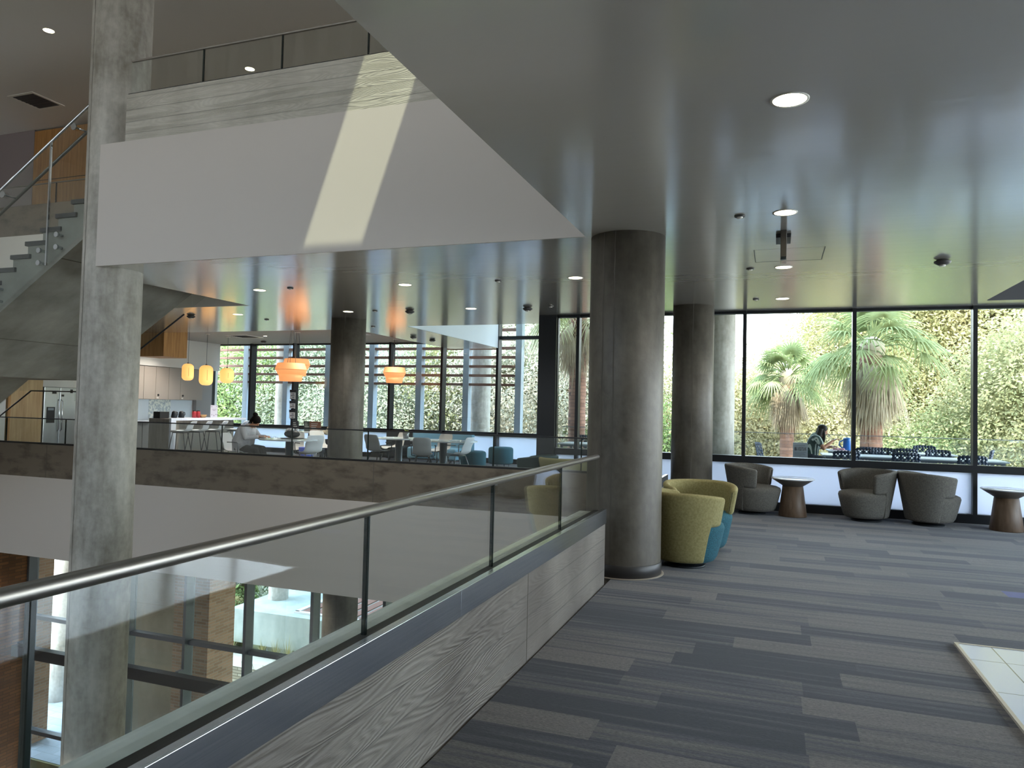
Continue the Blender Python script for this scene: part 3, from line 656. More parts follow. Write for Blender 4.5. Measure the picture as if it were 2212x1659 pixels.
# ------------------------------------------------------------------ ceiling fittings
MT['lamp_glow'] = mat('lamp_glow', 'fff6df', 0.5, emit='fff2c8', es=6.0)
MT['trim_white'] = mat('white_trim', 'd8d4cc', 0.4)
MT['detector'] = mat('grey_detector', '4d4b4a', 0.5)
def downlight(x, y, z, label, r=0.085, power=26.0):
    e = empty('ceiling_light', (x, y, z), 0, label, 'ceiling light', 'recessed round downlights')
    MB().lathe([(r, -0.004), (r+0.012, -0.004), (r+0.012, 0.0), (r, 0.0)], 32, cap=False).build('trim_ring', 'trim_white', e)
    MB().lathe([(r-0.001, -0.0025), (0.001, -0.0022)], 32, cap=False).build('diffuser', 'lamp_glow', e)
    d = bpy.data.lights.new('lamp', 'SPOT'); d.energy = power; d.spot_size = R(120); d.spot_blend = 0.8; d.shadow_soft_size = 0.07; d.color = (1, 0.94, 0.85)
    o = bpy.data.objects.new('lamp', d); COL.objects.link(o); o.parent = e; o.location = (0, 0, -0.03)
    return e
DL = [(0.056, 3.99, 'large bright recessed downlight nearest the camera at upper right'),
      (0.062, 6.243, 'recessed downlight just in front of the hanging sign'),
      (0.074, 8.572, 'recessed downlight partly hidden behind the bottom of the hanging sign'),
      (0.083, 10.911, 'recessed downlight in the near ceiling closest to the window wall'),
      (-2.347, 8.70, 'recessed downlight just left of the top of the thick dark column'),
      (-4.725, 8.70, 'middle recessed downlight of the row just under the white fascia'),
      (-7.085, 8.66, 'left recessed downlight of the row just under the white fascia'),
      (-9.461, 10.98, 'recessed downlight beside the dark stair opening'),
      (-7.094, 11.012, 'recessed downlight right in front of the dining area column top'),
      (-4.757, 11.05, 'recessed downlight of the far row above the dining area right side')]
for x, y, l in DL: downlight(x, y, CZ, l)
downlight(-11.85, 8.83, RZ, 'bright downlight in the dark upper ceiling left of the tall column', power=60)
downlight(-9.45, 11.05, RZ, 'bright downlight seen through the upper glass rail', power=60)
downlight(-13.5, 6.4, RZ, 'downlight at the very left edge of the upper ceiling', power=60)
def detector(x, y, label, kind, z=CZ):
    if kind == 'dome':
        e = empty('smoke_detector', (x, y, z), 0, label, 'smoke detector', 'dome smoke detectors on the ceiling')
        MB().lathe([(0.001, -0.055), (0.045, -0.055), (0.078, -0.032), (0.08, -0.018), (0.05, 0.0)], 28).build('body', 'detector', e)
        MB().lathe([(0.001, -0.067), (0.03, -0.067), (0.03, -0.05)], 16).build('sensor_cap', 'trim_white', e)
    else:
        e = empty('sprinkler', (x, y, z), 0, label, 'sprinkler', 'flat sprinkler plates on the ceiling')
        MB().lathe([(0.001, -0.012), (0.042, -0.012), (0.045, 0.0)], 24).build('cover_plate', 'detector', e)
        MB().lathe([(0.001, -0.022), (0.022, -0.022), (0.025, -0.012)], 16).build('glass_bulb', 'trim_white', e)
for x, y, l in [(1.615, 8.53, 'dark dome smoke detector at right in front of the window wall'), (-5.895, 11.05, 'dark dome smoke detector right of the dining column top'),
                (-3.779, 11.09, 'dark dome smoke detector right of the far dining downlight'), (-10.524, 10.93, 'grey dome smoke detector beside the stair above the pendants'),
                (-7.98, 15.17, 'dome smoke detector nearest the pale triangular ceiling recess'), (-7.88, 15.97, 'dome smoke detector just behind another near the pale recess')]:
    detector(x, y, l, 'dome')
detector(-14.2, 17.6, 'small dome smoke detector in the kitchen ceiling behind the tiered pendants', 'dome', 3.32)
for x, y, l in [(-0.29, 6.25, 'sprinkler plate left of the second nearest downlight'), (-0.276, 8.57, 'sprinkler plate just left of the hanging sign foot'),
                (-0.27, 10.885, 'sprinkler plate near the window wall head'), (-3.366, 8.68, 'sprinkler plate in the row under the white fascia, right one'),
                (-6.50, 8.59, 'sprinkler plate in the row under the white fascia, left one'), (-6.54, 10.99, 'sprinkler plate just right of the dining column top'),
                (-9.43, 11.76, 'sprinkler plate beyond the downlight beside the stair opening'), (-7.883, 13.19, 'sprinkler plate beside the edge of the kitchen ceiling recess'),
                (-3.363, 11.01, 'sprinkler plate near the dark window corner post')]:
    detector(x, y, l, 'disc')
sg = empty('exit_sign', (0.058, 6.95, CZ), 0, 'hanging edge-lit sign seen edge-on below the ceiling between two downlights', 'sign')
MB().box(-0.065, 0.065, 0.02, 0.30, -0.035, 0.0).build('mounting_box', mat('sign_box', '3a3a3c', 0.5), sg, bevel=0.003)
MB().box(-0.026, 0.026, -0.12, 0.02, -0.24, 0.0).build('housing', mat('sign_housing', '4a4541', 0.4), sg, bevel=0.004)
MB().box(-0.024, 0.024, -0.12, 0.02, -0.275, -0.24).build('clear_tip', glass('sign_acrylic', (0.7, 0.72, 0.72)), sg)
ap = empty('access_panel', (0.115, 7.92, CZ), 0, 'square ceiling access panel outlined by a thin dark gap', 'access panel')
MB().box(-0.332, -0.324, -0.31, 0.31, -0.0015, 0.0).box(0.324, 0.332, -0.31, 0.31, -0.0015, 0.0).box(-0.33, 0.33, 0.302, 0.31, -0.0015, 0.0).build('gap', 'black', ap)
MB().box(-0.324, 0.324, -0.31, 0.302, -0.0008, 0.0).build('panel', 'ceiling', ap)
def vent(x, y, z, w, d, label):
    e = empty('ceiling_vent', (x, y, z), 0, label, 'ceiling vent')
    MB().box(-w/2-0.06, w/2+0.06, -d/2-0.06, -d/2, -0.012, 0).box(-w/2-0.06, w/2+0.06, d/2, d/2+0.06, -0.012, 0).box(-w/2-0.06, -w/2, -d/2, d/2, -0.012, 0).box(w/2, w/2+0.06, -d/2, d/2, -0.012, 0).build('frame', 'trim_white', e)
    mb = MB()
    for i in range(7): yy = -d/2+(i+0.5)*d/7; mb.box(-w/2, w/2, yy-0.012, yy+0.012, -0.01, 0)
    mb.box(-w/2, w/2, -d/2, d/2, -0.004, 0); mb.build('grille', mat('vent_grille', '3b393a', 0.7), e)
vent(-14.9, 10.9, RZ, 0.62, 0.62, 'square air vent in the upper ceiling above the stair')
vent(-13.8, 16.3, 3.32, 0.6, 0.6, 'square air vent in the kitchen ceiling above the long pendants')
vent(-10.2, 16.0, 3.32, 0.6, 0.6, 'square air vent in the kitchen ceiling right of the tiered pendants')
pr = empty('projector_box', (-14.6, 13.95, 3.32), 0, 'small flat white ceiling unit near the wooden bulkhead', 'ceiling unit')
MB().box(-0.35, 0.35, -0.15, 0.15, -0.09, 0).build('housing', 'trim_white', pr, bevel=0.01)
MB().box(-0.34, -0.02, -0.155, -0.149, -0.08, -0.01).build('dark_slot', 'detector', pr)

for x, y, l in ((-15.9, 10.9, 'added unseen downlight in the lower lobby ceiling beside the brick wall'), (-12.5, 11.4, 'added unseen downlight in the middle of the lower lobby ceiling'), (-8.5, 11.4, 'added unseen downlight at the right of the lower lobby ceiling')):
    downlight(x, y, -1.55, l, power=60)  # out-of-view lamps added to brighten the lower lobby and brick

fb = MB()  # unseen baffles added to reflect as pale streaks in the upper glass
for k in range(21): x = -12.0+0.42*k; fb.box(x-0.035, x+0.035, 4.1, 4.3, 6.45, RZ)
struct('trim_added_baffles', fb, 'white_wall')

for x, y, l in ((-13.1, 14.9, 'small added fill downlight in the kitchen ceiling in front of the bar stools'), (-13.1, 16.3, 'small added fill downlight in the kitchen ceiling right of the long pendants'),
                (-15.7, 15.6, 'small added fill downlight above the kitchen worktop'), (-9.9, 14.6, 'small added fill downlight above the reading table'), (-9.3, 16.6, 'small added fill downlight above the potted plant table')):
    downlight(x, y, 3.32, l, r=0.05, power=110)  # extra lamps added to brighten the kitchen and dining area

# ------------------------------------------------------------------ lounge furniture
MT['grey_fabric'] = mat('warm_grey_fabric', '5f5d59', 0.9); noisy(MT['grey_fabric'], '56544f', '6b6862', (1, 1, 1), 60, 3, 0.25, bscale=220, bdist=0.002)
MT['yellow_fabric'] = mat('mustard_fabric', 'a09868', 0.9); noisy(MT['yellow_fabric'], '857d50', '9a9165', (1, 1, 1), 50, 3, 0.35, bscale=160, bdist=0.002)
MT['teal_fabric'] = mat('teal_fabric', '235a5c', 0.95); noisy(MT['teal_fabric'], '18404a', '34788a', (1, 1, 1), 170, 2, 0.3, lo=0.4, hi=0.75, bscale=200, bdist=0.002)
MT['leg_dark'] = mat('dark_leg_metal', '202429', 0.45, 0.4)
MT['olive_fabric'] = mat('olive_fabric', '8b845c', 0.9)
MT['slate_fabric'] = mat('slate_fabric', '39494a', 0.9)
def shell(mb, zb, zt, zw, th, A1, A2, e=0.035):
    """upholstered shell wrapped round the back, opening toward +x: full height within A1, arm wings above zw out to A2"""
    n = 3; steps = 72; V = []; F = []
    T = [-A2-e/0.39*math.sin(R(t)) for t in (80, 60, 35)]; sc = [math.cos(R(t)) for t in (80, 60, 35)]
    T = T+[-A2+2*A2*i/steps for i in range(steps+1)]+[A2+e/0.39*math.sin(R(t)) for t in (35, 60, 80)]; sc = sc+[1.0]*(steps+1)+[math.cos(R(t)) for t in (35, 60, 80)]
    m = None
    for t, c in zip(T, sc):
        u = min(1, max(0, (abs(t)-A1+0.05)/0.10)); u = u*u*(3-2*u)
        z0 = zb+(zw-zb)*u; z1 = zt-0.05*(max(0, abs(t)-0.9)/1.2)**1.5; dz = (1-c)*e; z0 += dz; z1 -= dz; rc = th*0.45
        sec = []
        for k in range(5): a = R(90-22.5*k); sec.append((th/2-rc+rc*math.cos(a), z1-rc+rc*math.sin(a)))
        for k in range(1, 8): sec.append((th/2, z1-rc+(z0+rc-(z1-rc))*k/8))
        for k in range(5): a = R(-22.5*k); sec.append((th/2-rc+rc*math.cos(a), z0+rc+rc*math.sin(a)))
        for k in range(5): a = R(-90-22.5*k); sec.append((-th/2+rc+rc*math.cos(a), z0+rc+rc*math.sin(a)))
        for k in range(1, 8): sec.append((-th/2, z0+rc+(z1-rc-(z0+rc))*k/8))
        for k in range(5): a = R(180-22.5*k); sec.append((-th/2+rc+rc*math.cos(a), z1-rc+rc*math.sin(a)))
        m = len(sec); an = PI+t; q = max(0.2, c)
        for (a_, z) in sec:
            ro = 0.292+0.118*(z-zb)/(zt-zb); r_ = ro-th/2+a_*q; V.append((r_*math.cos(an), r_*math.sin(an), z))
    k = len(T)
    for i in range(k-1):
        for j in range(m): F.append((i*m+j, i*m+(j+1) % m, (i+1)*m+(j+1) % m, (i+1)*m+j))
    F.append(tuple(range(m))); F.append(tuple(reversed(range((k-1)*m, k*m))))
    mb.add(V, F, True); return mb
def lounge_chair(seat_m, back_m):
    e = empty('lounge_chair')
    ro = 0.375
    fo = lambda z: 0.285+0.10*min(1, z/0.62)
    MB().lathe([(0.20, 0.0), (0.205, 0.012), (0.19, 0.02), (0.05, 0.03), (0.04, 0.06)], 36).build('swivel_base', 'leg_dark', e)
    prof = [(0.001, 0.05), (0.22, 0.05), (0.262, 0.062), (0.285, 0.10), (0.31, 0.20), (0.335, 0.32), (0.345, 0.37), (0.335, 0.405), (0.30, 0.425), (0.20, 0.435), (0.001, 0.437)]
    mb = MB(); n = 48; V = []; F = []
    for (r, z) in prof:
        for i in range(n):
            a = 2*PI*i/n; c, s_ = math.cos(a), math.sin(a)
            k = 1.0+0.24*max(0, c)**1.3      # seat front pushes out
            V.append((r*k*c, r*s_, z))
    for j in range(len(prof)-1):
        for i in range(n): F.append((j*n+i, j*n+(i+1) % n, (j+1)*n+(i+1) % n, (j+1)*n+i))
    mb.add(V, F, True); mb.build('seat', seat_m, e)
    mb = MB(); shell(mb, 0.06, 0.735, 0.405, 0.075, R(88), R(118))
    mb.build('back_shell', back_m, e)
    return e
def setc(o, loc, rz, label, group):
    o.location = loc; o.rotation_euler = (0, 0, rz); tag(o, label, 'chair', group)
G = 'upholstered swivel tub chairs'
g1 = lounge_chair('grey_fabric', 'grey_fabric'); setc(g1, (-0.315, 11.66, 0), R(-20), 'grey swivel tub chair left of the first round table, facing it', G)
dup(g1, (1.255, 11.68, 0), R(222), 'grey swivel tub chair with its open front toward the left round table', G)
dup(g1, (2.045, 11.66, 0), R(22), 'grey swivel tub chair seen from behind, facing the right round table', G)
y1 = lounge_chair('teal_fabric', 'yellow_fabric'); setc(y1, (-0.825, 7.40, 0), R(48), 'mustard and teal tub chair nearest the thick column, seen from behind', G)
dup(y1, (-0.765, 8.28, 0), R(-72), 'mustard and teal tub chair behind the first, showing its curved inside', G)
o1 = lounge_chair('olive_fabric', 'olive_fabric'); setc(o1, (-3.18, 11.30, 0), R(80), 'olive tub chair beyond the far parapet, seen above the near handrail', G)
s1 = lounge_chair('slate_fabric', 'slate_fabric'); setc(s1, (-3.78, 11.62, 0), R(180), 'dark slate tub chair next to the dark window corner post', G)
MT['laminate'] = mat('brown_laminate', '5e4a3a', 0.5); noisy(MT['laminate'], '54412f', '6b5644', (3, 3, 0.5), 8, 4)
MT['table_white'] = mat('white_table_laminate', 'e6edf2', 0.1, spec=0.9)
MT['table_under'] = mat('table_underside', '6a6560', 0.5)
def side_table():
    e = empty('side_table')
    MB().lathe([(0.001, 0.0), (0.195, 0.0), (0.20, 0.01), (0.145, 0.44), (0.13, 0.45)], 48).build('pedestal', 'laminate', e)
    MB().lathe([(0.14, 0.445), (0.28, 0.535), (0.296, 0.548)], 48).build('tapered_underside', 'table_under', e)
    MB().lathe([(0.001, 0.546), (0.297, 0.546), (0.305, 0.552), (0.305, 0.560), (0.298, 0.563), (0.001, 0.563)], 48).build('tabletop', 'table_white', e)
    return e
t1 = side_table(); t1.location = (0.262, 11.63, 0); tag(t1, 'round white pedestal side table between the grey chairs, left one', 'side table', 'round pedestal side tables')
t2 = dup(t1, (2.97, 11.62, 0), 0, 'round white pedestal side table cut by the right edge of the view', 'round pedestal side tables')

# ------------------------------------------------------------------ dining area
MT['shell_white'] = mat('white_plastic', 'eef3f8', 0.4)
MT['shell_grey'] = mat('grey_plastic', 'b4b7b9', 0.45)
MT['shell_beige'] = mat('beige_plastic', 'cccbc6', 0.45)
MT['leg_metal'] = mat('dull_leg_metal', '7d8286', 0.35, 0.8)
def shell_surface(seat_z, back_h, w=0.44, d=0.42, lean=0.09):
    prof = []   # (x, z, half width, cup)
    x0 = d/2
    pts = [(x0, -0.025, .40), (x0-0.02, 0.0, .47), (x0-0.12, 0.0, .5), (x0-0.26, -0.01, .5), (x0-0.36, 0.0, .49), (x0-0.42, 0.035, .47),
           (x0-0.455, 0.10, .455), (x0-0.475, 0.19, .455), (x0-0.475-lean*0.5, back_h*0.65, .46), (x0-0.475-lean*0.8, back_h*0.88, .45), (x0-0.475-lean*0.95, back_h*0.97, .40), (x0-0.475-lean, back_h, .30)]
    P = []
    for (x, z, hw) in pts:
        row = []
        for j in range(9):
            v = -1+j/4; y = v*hw*w
            cup = 0.035*abs(v)**3
            if z < 0.08: row.append((x, y, seat_z+z+cup))
            else: row.append((x+cup, y, seat_z+z))
        P.append(row)
    return P
def shell_chair(m, leg='leg_metal', arms=False, stool=False):
    e = empty('bar_stool' if stool else 'dining_chair')
    sz = 0.74 if stool else 0.45; bh = 0.26 if stool else 0.39
    MB().grid(shell_surface(sz, bh, 0.44, 0.42)).build('shell', m, e, solid=0.012, sub=1)
    MB().box(-0.12, 0.16, -0.13, 0.13, sz-0.035, sz-0.012).build('seat_plate', leg, e, bevel=0.005)
    for sx in (-1, 1):
        for sy in (-1, 1):
            top = (0.02+sx*0.13, sy*0.13, sz-0.03); bot = (sx*0.24, sy*0.22, 0)
            MB().tube([top, bot], 0.0105, 8).build('leg', leg, e)
    if stool:
        f = 0.22/0.71; q = lambda sx, sy: (0.02+sx*0.13+(sx*0.24-0.02-sx*0.13)*(1-f), sy*(0.13+0.09*(1-f)), 0.22)
        MB().tube([q(-1, -1), q(1, -1), q(1, 1), q(-1, 1)], 0.009, 8, closed=True).build('foot_ring', leg, e)
    if arms:
        for sy in (-1, 1):
            MB().tube([(0.10, sy*0.16, sz-0.03), (0.14, sy*0.25, sz-0.02), (0.15, sy*0.265, sz+0.19), (0.12, sy*0.265, sz+0.21), (-0.10, sy*0.265, sz+0.21)], 0.011, 8).build('armrest', leg, e)
    return e
G = 'shell chairs in the dining area'
def place(o, x, y, rz, label, group, cat): o.location = (x, y, 0); o.rotation_euler = (0, 0, R(rz)); tag(o, label, cat, group); return o
cg = place(shell_chair('shell_grey', 'leg_dark', True), -8.58, 14.75, 85, 'grey shell armchair just right of the dining column, seen from behind', G, 'chair')
cb = place(dup(cg), -7.14, 14.15, 112, 'grey shell armchair in the middle of the dining area, its back to the atrium', G, 'chair')
cf = place(shell_chair('shell_beige', 'leg_dark'), -7.62, 15.95, -100, 'beige shell chair on the far side of the right dining table', G, 'chair')
ce = place(dup(cf), -8.98, 16.1, -120, 'beige shell chair behind the potted plant', G, 'chair')
cw = place(shell_chair('shell_white', 'leg_metal', True), -6.62, 14.85, 172, 'white shell chair side-on at the right end of the right dining table', G, 'chair')
c1 = place(dup(cw), -9.40, 13.25, 150, 'white shell chair at the right end of the table where the woman reads', G, 'chair')
c2 = place(dup(cf), -10.45, 14.15, -60, 'beige shell chair behind the reading table, its back to the window', G, 'chair')
c3 = place(dup(cw), -10.70, 12.58, 8, 'white shell armchair that the woman in the grey cardigan sits on', G, 'chair')
c4 = place(dup(cf), -10.5, 15.3, -30, 'beige shell chair half hidden at the table with the menu boards', G, 'chair')
bs = shell_chair('shell_white', 'leg_dark', stool=True)
G = 'white stools along the bar counter'
place(bs, -13.80, 14.15, 202, 'white bar stool nearest the waterfall end of the counter', G, 'stool')
for y, l in ((14.68, 'second white bar stool from the waterfall end of the counter'), (15.25, 'third white bar stool from the waterfall end of the counter'), (16.05, 'white bar stool at the far end, nearest the seated woman')):
    dup(bs, (-13.80, y, 0), R(202), l, G)
def ped_table(name, x, y, rx, ry, h, label, ped=0.085, cat='table', group=None, legs=((0, 0),)):
    e = empty(name, (x, y, 0), 0, label, cat, group)
    n = 48; V = []; F = []
    for z in (h-0.03, h):
        for i in range(n):
            a = 2*PI*i/n; c, s_ = math.cos(a), math.sin(a); p = 2/2.6
            V.append((rx*math.copysign(abs(c)**p, c), ry*math.copysign(abs(s_)**p, s_), z))
    for i in range(n): F.append((i, (i+1) % n, n+(i+1) % n, n+i))
    F.append(tuple(reversed(range(n)))); F.append(tuple(range(n, 2*n)))
    MB().add(V, F).build('tabletop', 'table_white', e, bevel=0.005)
    for (lx, ly) in legs:
        MB().lathe([(0.001, 0.0), (0.26, 0.0), (0.26, 0.012), (ped, 0.02), (ped, h-0.03)], 32, lx, ly).build('pedestal', 'leg_metal', e)
    return e
ped_table('dining_table', -9.72, 13.0, 0.62, 0.5, 0.74, 'white oval table where the woman in the grey cardigan sits')
ped_table('dining_table', -8.38, 15.35, 0.52, 0.5, 0.74, 'white oval dining table carrying the potted plant')
ped_table('dining_table', -7.05, 15.0, 0.78, 0.5, 0.74, 'white oval dining table on the right in front of the teal ottomans')
ped_table('dining_table', -11.65, 16.5, 0.75, 0.42, 0.76, 'white table by the window carrying the menu boards', legs=((0.0, 0),))
def ottoman(x, y, r, h, label, legs):
    e = empty('ottoman', (x, y, 0), 0, label, 'ottoman', 'round teal ottomans')
    z0 = 0.07
    MB().lathe([(0.001, z0), (r-0.04, z0), (r-0.01, z0+0.02), (r, z0+0.06), (r, h-0.06), (r-0.015, h-0.02), (r-0.06, h), (0.001, h+0.006)], 40).build('cushion', 'teal_fabric', e)
    for k in range(4):
        a = R(45+90*k); MB().tube([(0.7*r*math.cos(a), 0.7*r*math.sin(a), z0+0.005), (0.72*r*math.cos(a), 0.72*r*math.sin(a), 0)], [0.018, 0.012], 8).build('leg', 'chrome', e)
ottoman(-6.62, 17.55, 0.32, 0.50, 'round teal ottoman standing alone by the frosted window panes', 1)
ottoman(-6.75, 16.0, 0.32, 0.47, 'round teal ottoman half hidden behind the white side-on chair', 1)
MT['blue_fabric'] = mat('blue_grey_fabric', '76a3ba', 0.9)
def booth(x, y, rz, label, m):
    e = empty('booth_chair', (x, y, 0), R(rz), label, 'lounge seat')
    MB().box(-0.36, 0.36, -0.36, 0.30, 0.12, 0.42).build('seat', m, e, bevel=0.05, seg=3)
    MB().prism([(-0.40, 0.26), (0.40, 0.26), (0.44, 0.38), (-0.44, 0.38)], 0.10, 0.80).build('backrest', m, e, bevel=0.04, seg=3)
    for sx in (-1, 1):
        for sy in (-1, 1): MB().tube([(sx*0.28, sy*0.28, 0.12), (sx*0.30, sy*0.30, 0)], 0.016, 8).build('leg', 'leg_dark', e)
booth(-8.85, 17.6, 10, 'blue grey lounge seat behind the dining tables, left one', 'blue_fabric')
booth(-7.95, 17.5, -14, 'blue grey lounge seat behind the dining tables, right one', 'blue_fabric')
booth(-9.75, 17.65, 4, 'black lounge seat under the window left of the blue seats', mat('black_fabric', '15191c', 0.8))
# potted plant
e = empty('potted_plant', (-8.12, 15.2, 0.74), 0, 'small green plant in a silver pot on the dining table', 'plant')
MB().lathe([(0.001, 0), (0.06, 0), (0.085, 0.15), (0.075, 0.15), (0.07, 0.13), (0.001, 0.13)], 24).build('pot', mat('silver_pot', '8d8f90', 0.35, 0.7), e)
rnd = random.Random(4); mb = MB()
for i in range(34):
    a = rnd.uniform(0, 2*PI); t = rnd.uniform(0.3, 1.2); l = rnd.uniform(0.08, 0.2); w = 0.018
    d = Vector((math.cos(a)*math.sin(t), math.sin(a)*math.sin(t), math.cos(t))); p = Vector((0, 0, 0.14)); s_ = Vector((-math.sin(a), math.cos(a), 0))
    P = []
    for k in range(5): u = k/4; c = p+d*l*u+Vector((0, 0, -0.09*u*u)); ww = w*math.sin(PI*(0.1+0.85*u)); P.append([tuple(c-s_*ww), tuple(c+s_*ww)])
    mb.grid(P)
mb.build('leaves', mat('plant_leaf', '8a9a4a', 0.6), e)

# bar counter, kitchen wall
MT['counter'] = mat('white_quartz', 'd3dbe8', 0.25)
MT['taupe'] = mat('taupe_laminate', '857d75', 0.6); noisy(MT['taupe'], '7b736b', '8e877e', (4, 4, 0.4), 3, 4)
MT['cab'] = mat('pale_taupe_laminate', 'a79d93', 0.55)
e = empty('bar_counter', (-14.45, 15.45, 0), 0, 'long white bar counter with waterfall end and taupe back panel', 'counter')
MB().box(-0.35, 0.35, -1.0, 1.40, 1.00, 1.06).box(0.29, 0.35, -1.32, -1.0, 1.00, 1.06).build('worktop', 'counter', e, bevel=0.004)
MB().box(0.29, 0.35, -1.32, -1.16, 0.0, 1.0).build('waterfall_end', 'counter', e)
MB().box(-0.35, 0.29, -1.335, -1.0, 0.0, 1.045).build('end_panel', 'taupe', e)
MB().box(-0.35, -0.05, -1.0, 1.36, 0.0, 1.0).build('base_cabinet', 'taupe', e)
MB().box(-0.049, -0.04, -1.0, 1.36, 0.02, 0.78).build('front_panel', mat('pale_front_panel', '9b998f', 0.6), e)
e = empty('base_cabinet', (-16.7, 15.6, 0), 0, 'low grey kitchen cabinets with white worktop below the backsplash', 'cabinet')
MB().box(-0.29, 0.28, -2.6, 2.2, 0.08, 0.88).build('body', mat('grey_cabinet', '6f7276', 0.5), e)
MB().box(-0.30, 0.32, -2.62, 2.2, 0.88, 0.92).build('worktop', 'counter', e)
for k in range(8): MB().box(0.28, 0.296, -2.56+0.6*k, -2.0+0.6*k, 0.12, 0.86).build('door', mat('grey_cabinet_door', '767a7e', 0.5) if k == 0 else bpy.data.materials['grey_cabinet_door'], e)
e = empty('backsplash', (-16.99, 15.6, 0.92), 0, 'pale glossy backsplash with a patterned square behind the kitchen worktop', 'backsplash')
MB().box(0, 0.02, -2.6, 2.2, 0, 0.60).build('panel', mat('backsplash_gloss', 'dbe6ec', 0.2), e)
MB().box(0.02, 0.024, 0.55, 1.35, 0, 0.60).build('patterned_tile', mat('patterned_tile', 'ccd6d6', 0.4), e)
noisy(bpy.data.materials['patterned_tile'], 'b2c0c4', 'e8eee6', (1, 1, 1), 14, 3, lo=0.45, hi=0.55)
G = 'wall cabinets over the kitchen worktop'
labs = ['wall cabinet closest to the tall atrium column', 'second wall cabinet from the tall atrium column', 'third wall cabinet from the tall atrium column, below a hanging lamp', 'fourth wall cabinet from the tall atrium column, behind lamps', 'wall cabinet at the right end of the row, next to the grey wall', 'wall cabinet hidden mostly by the tall column']
ys = [14.55, 15.15, 15.60, 16.02, 16.49, 16.94, 17.83]
for i in range(6):
    e = empty('wall_cabinet', (-16.62, ys[i], 1.53), 0, labs[(i+5) % 6], 'cabinet', G)
    MB().box(-0.36, 0.0, 0.003, ys[i+1]-ys[i]-0.003, 0, 0.93).build('body', 'cab', e)
    MB().box(0.0, 0.018, 0.005, ys[i+1]-ys[i]-0.005, 0.0, 0.93).build('door', 'cab', e)
    if i in (1, 3, 5):
        MB().lathe([(0.03, -0.006), (0.03, 0.006)], 16, M=Matrix.Translation((0.024, 0.10, 0.12)) @ Matrix.Rotation(R(90), 4, 'Y')).build('lock_latch', 'black', e)
        MB().box(0.018, 0.03, 0.04, 0.11, 0.02, 0.06).build('white_tab', 'trim_white', e)
struct('wall_kitchen_bulkhead', MB().box(-17.0, -16.58, 13.2, 18.5, 2.47, 3.32), 'white_wall')
struct('wall_kitchen_return', MB().box(-17.0, -16.85, 17.85, 18.5, 0, 2.47), mat('grey_side_wall', '9d9996', 0.7))
e = empty('wood_bulkhead', (-13.95, 13.65, 2.57), 0, 'honey wood ceiling bulkhead behind the stair soffit above the pendants', 'bulkhead')
MB().box(-0.9, 0.0, 0.003, 0.75, 0, 0.749).build('veneer_box', 'wood', e)
# refrigerator and tall panels
e = empty('refrigerator', (-16.65, 12.88, 0), 0, 'stainless steel side by side refrigerator left of the tall column', 'refrigerator')
MT['stainless'] = mat('stainless', 'b9bdbf', 0.28, 0.85)
MB().box(-0.33, 0.30, -0.45, 0.45, 0.0, 1.76).build('body', mat('fridge_side', '3a3c3e', 0.5), e)
for a, b, nm in ((-0.45, -0.055, 'freezer_door'), (-0.045, 0.45, 'fridge_door')):
    d = MB().box(0.30, 0.37, a, b, 0.06, 1.755).build(nm, 'stainless', e, bevel=0.01)
    hy = -0.09 if nm == 'freezer_door' else -0.01
    MB().tube([(0.37, hy, 0.70), (0.415, hy, 0.74), (0.415, hy, 1.42), (0.37, hy, 1.46)], 0.012, 8).build('handle', 'chrome', d)
dd = MB().box(0.37, 0.376, -0.38, -0.17, 0.90, 1.28).build('water_dispenser', 'black', e)
MB().box(0.376, 0.379, -0.35, -0.20, 1.20, 1.26).build('display', mat('dispenser_display', '77808a', 0.4), dd)
def magnet(y, z, w, h, label):
    o = MB().box(0, 0.006, -w/2, w/2, -h/2, h/2).build('fridge_magnet', 'black', None, bevel=0.002); o.location = (-16.278, 12.88+y, z); tag(o, label, 'magnet', 'fridge magnets')
magnet(-0.20, 1.62, 0.11, 0.045, 'dark oblong magnet on the left refrigerator door')
magnet(0.02, 1.56, 0.07, 0.05, 'dark round-based magnet near the top of the door gap')
magnet(0.25, 1.67, 0.07, 0.09, 'dark shirt shaped magnet on the right refrigerator door')
e = empty('tall_cabinet', (-16.6, 12.0, 0), 0, 'pale wood tall cabinet panel left of the refrigerator', 'cabinet')
MB().box(-0.38, 0.30, -0.42, 0.40, 0.0, 2.0).build('body', 'wood_light', e)
MB().box(0.30, 0.31, -0.42, -0.36, 0.0, 2.0).build('edge_strip', 'wood', e)
e = empty('kitchen_side_wall_panel', (-16.62, 10.95, 0), 0, 'plain white wall panel at the far left of the dining level', 'wall panel')
MB().box(-0.36, 0.30, -0.6, 0.60, 0.0, 3.1).build('board', 'white_wall', e)
# things on the bar and counter
def onbar(name, x, y, z, label, cat, build):
    e = empty(name, (x, y, z), 0, label, cat); build(e); return e
def b_box(w, d, h, m, nm='body'):
    return lambda e: MB().box(-w/2, w/2, -d/2, d/2, 0, h).build(nm, m, e, bevel=0.008)
onbar('toaster_oven', -14.62, 14.32, 1.045, 'black box-shaped appliance on top of the bar end', 'appliance', b_box(0.22, 0.30, 0.17, 'black'))
def kettle(e):
    MB().lathe([(0.001, 0), (0.07, 0), (0.075, 0.03), (0.055, 0.15), (0.03, 0.17), (0.001, 0.175)], 24).build('body', 'leg_dark', e)
    MB().tube([(0.0, 0.05, 0.15), (0.0, 0.11, 0.14), (0.0, 0.12, 0.08), (0.0, 0.07, 0.03)], 0.01, 8).build('handle', 'black', e)
onbar('kettle', -14.5, 14.62, 1.06, 'dark coffee pot with handle on the bar, left of its twin', 'kettle', kettle)
onbar('kettle', -14.5, 14.86, 1.06, 'dark coffee pot with handle on the bar, right of its twin', 'kettle', kettle)
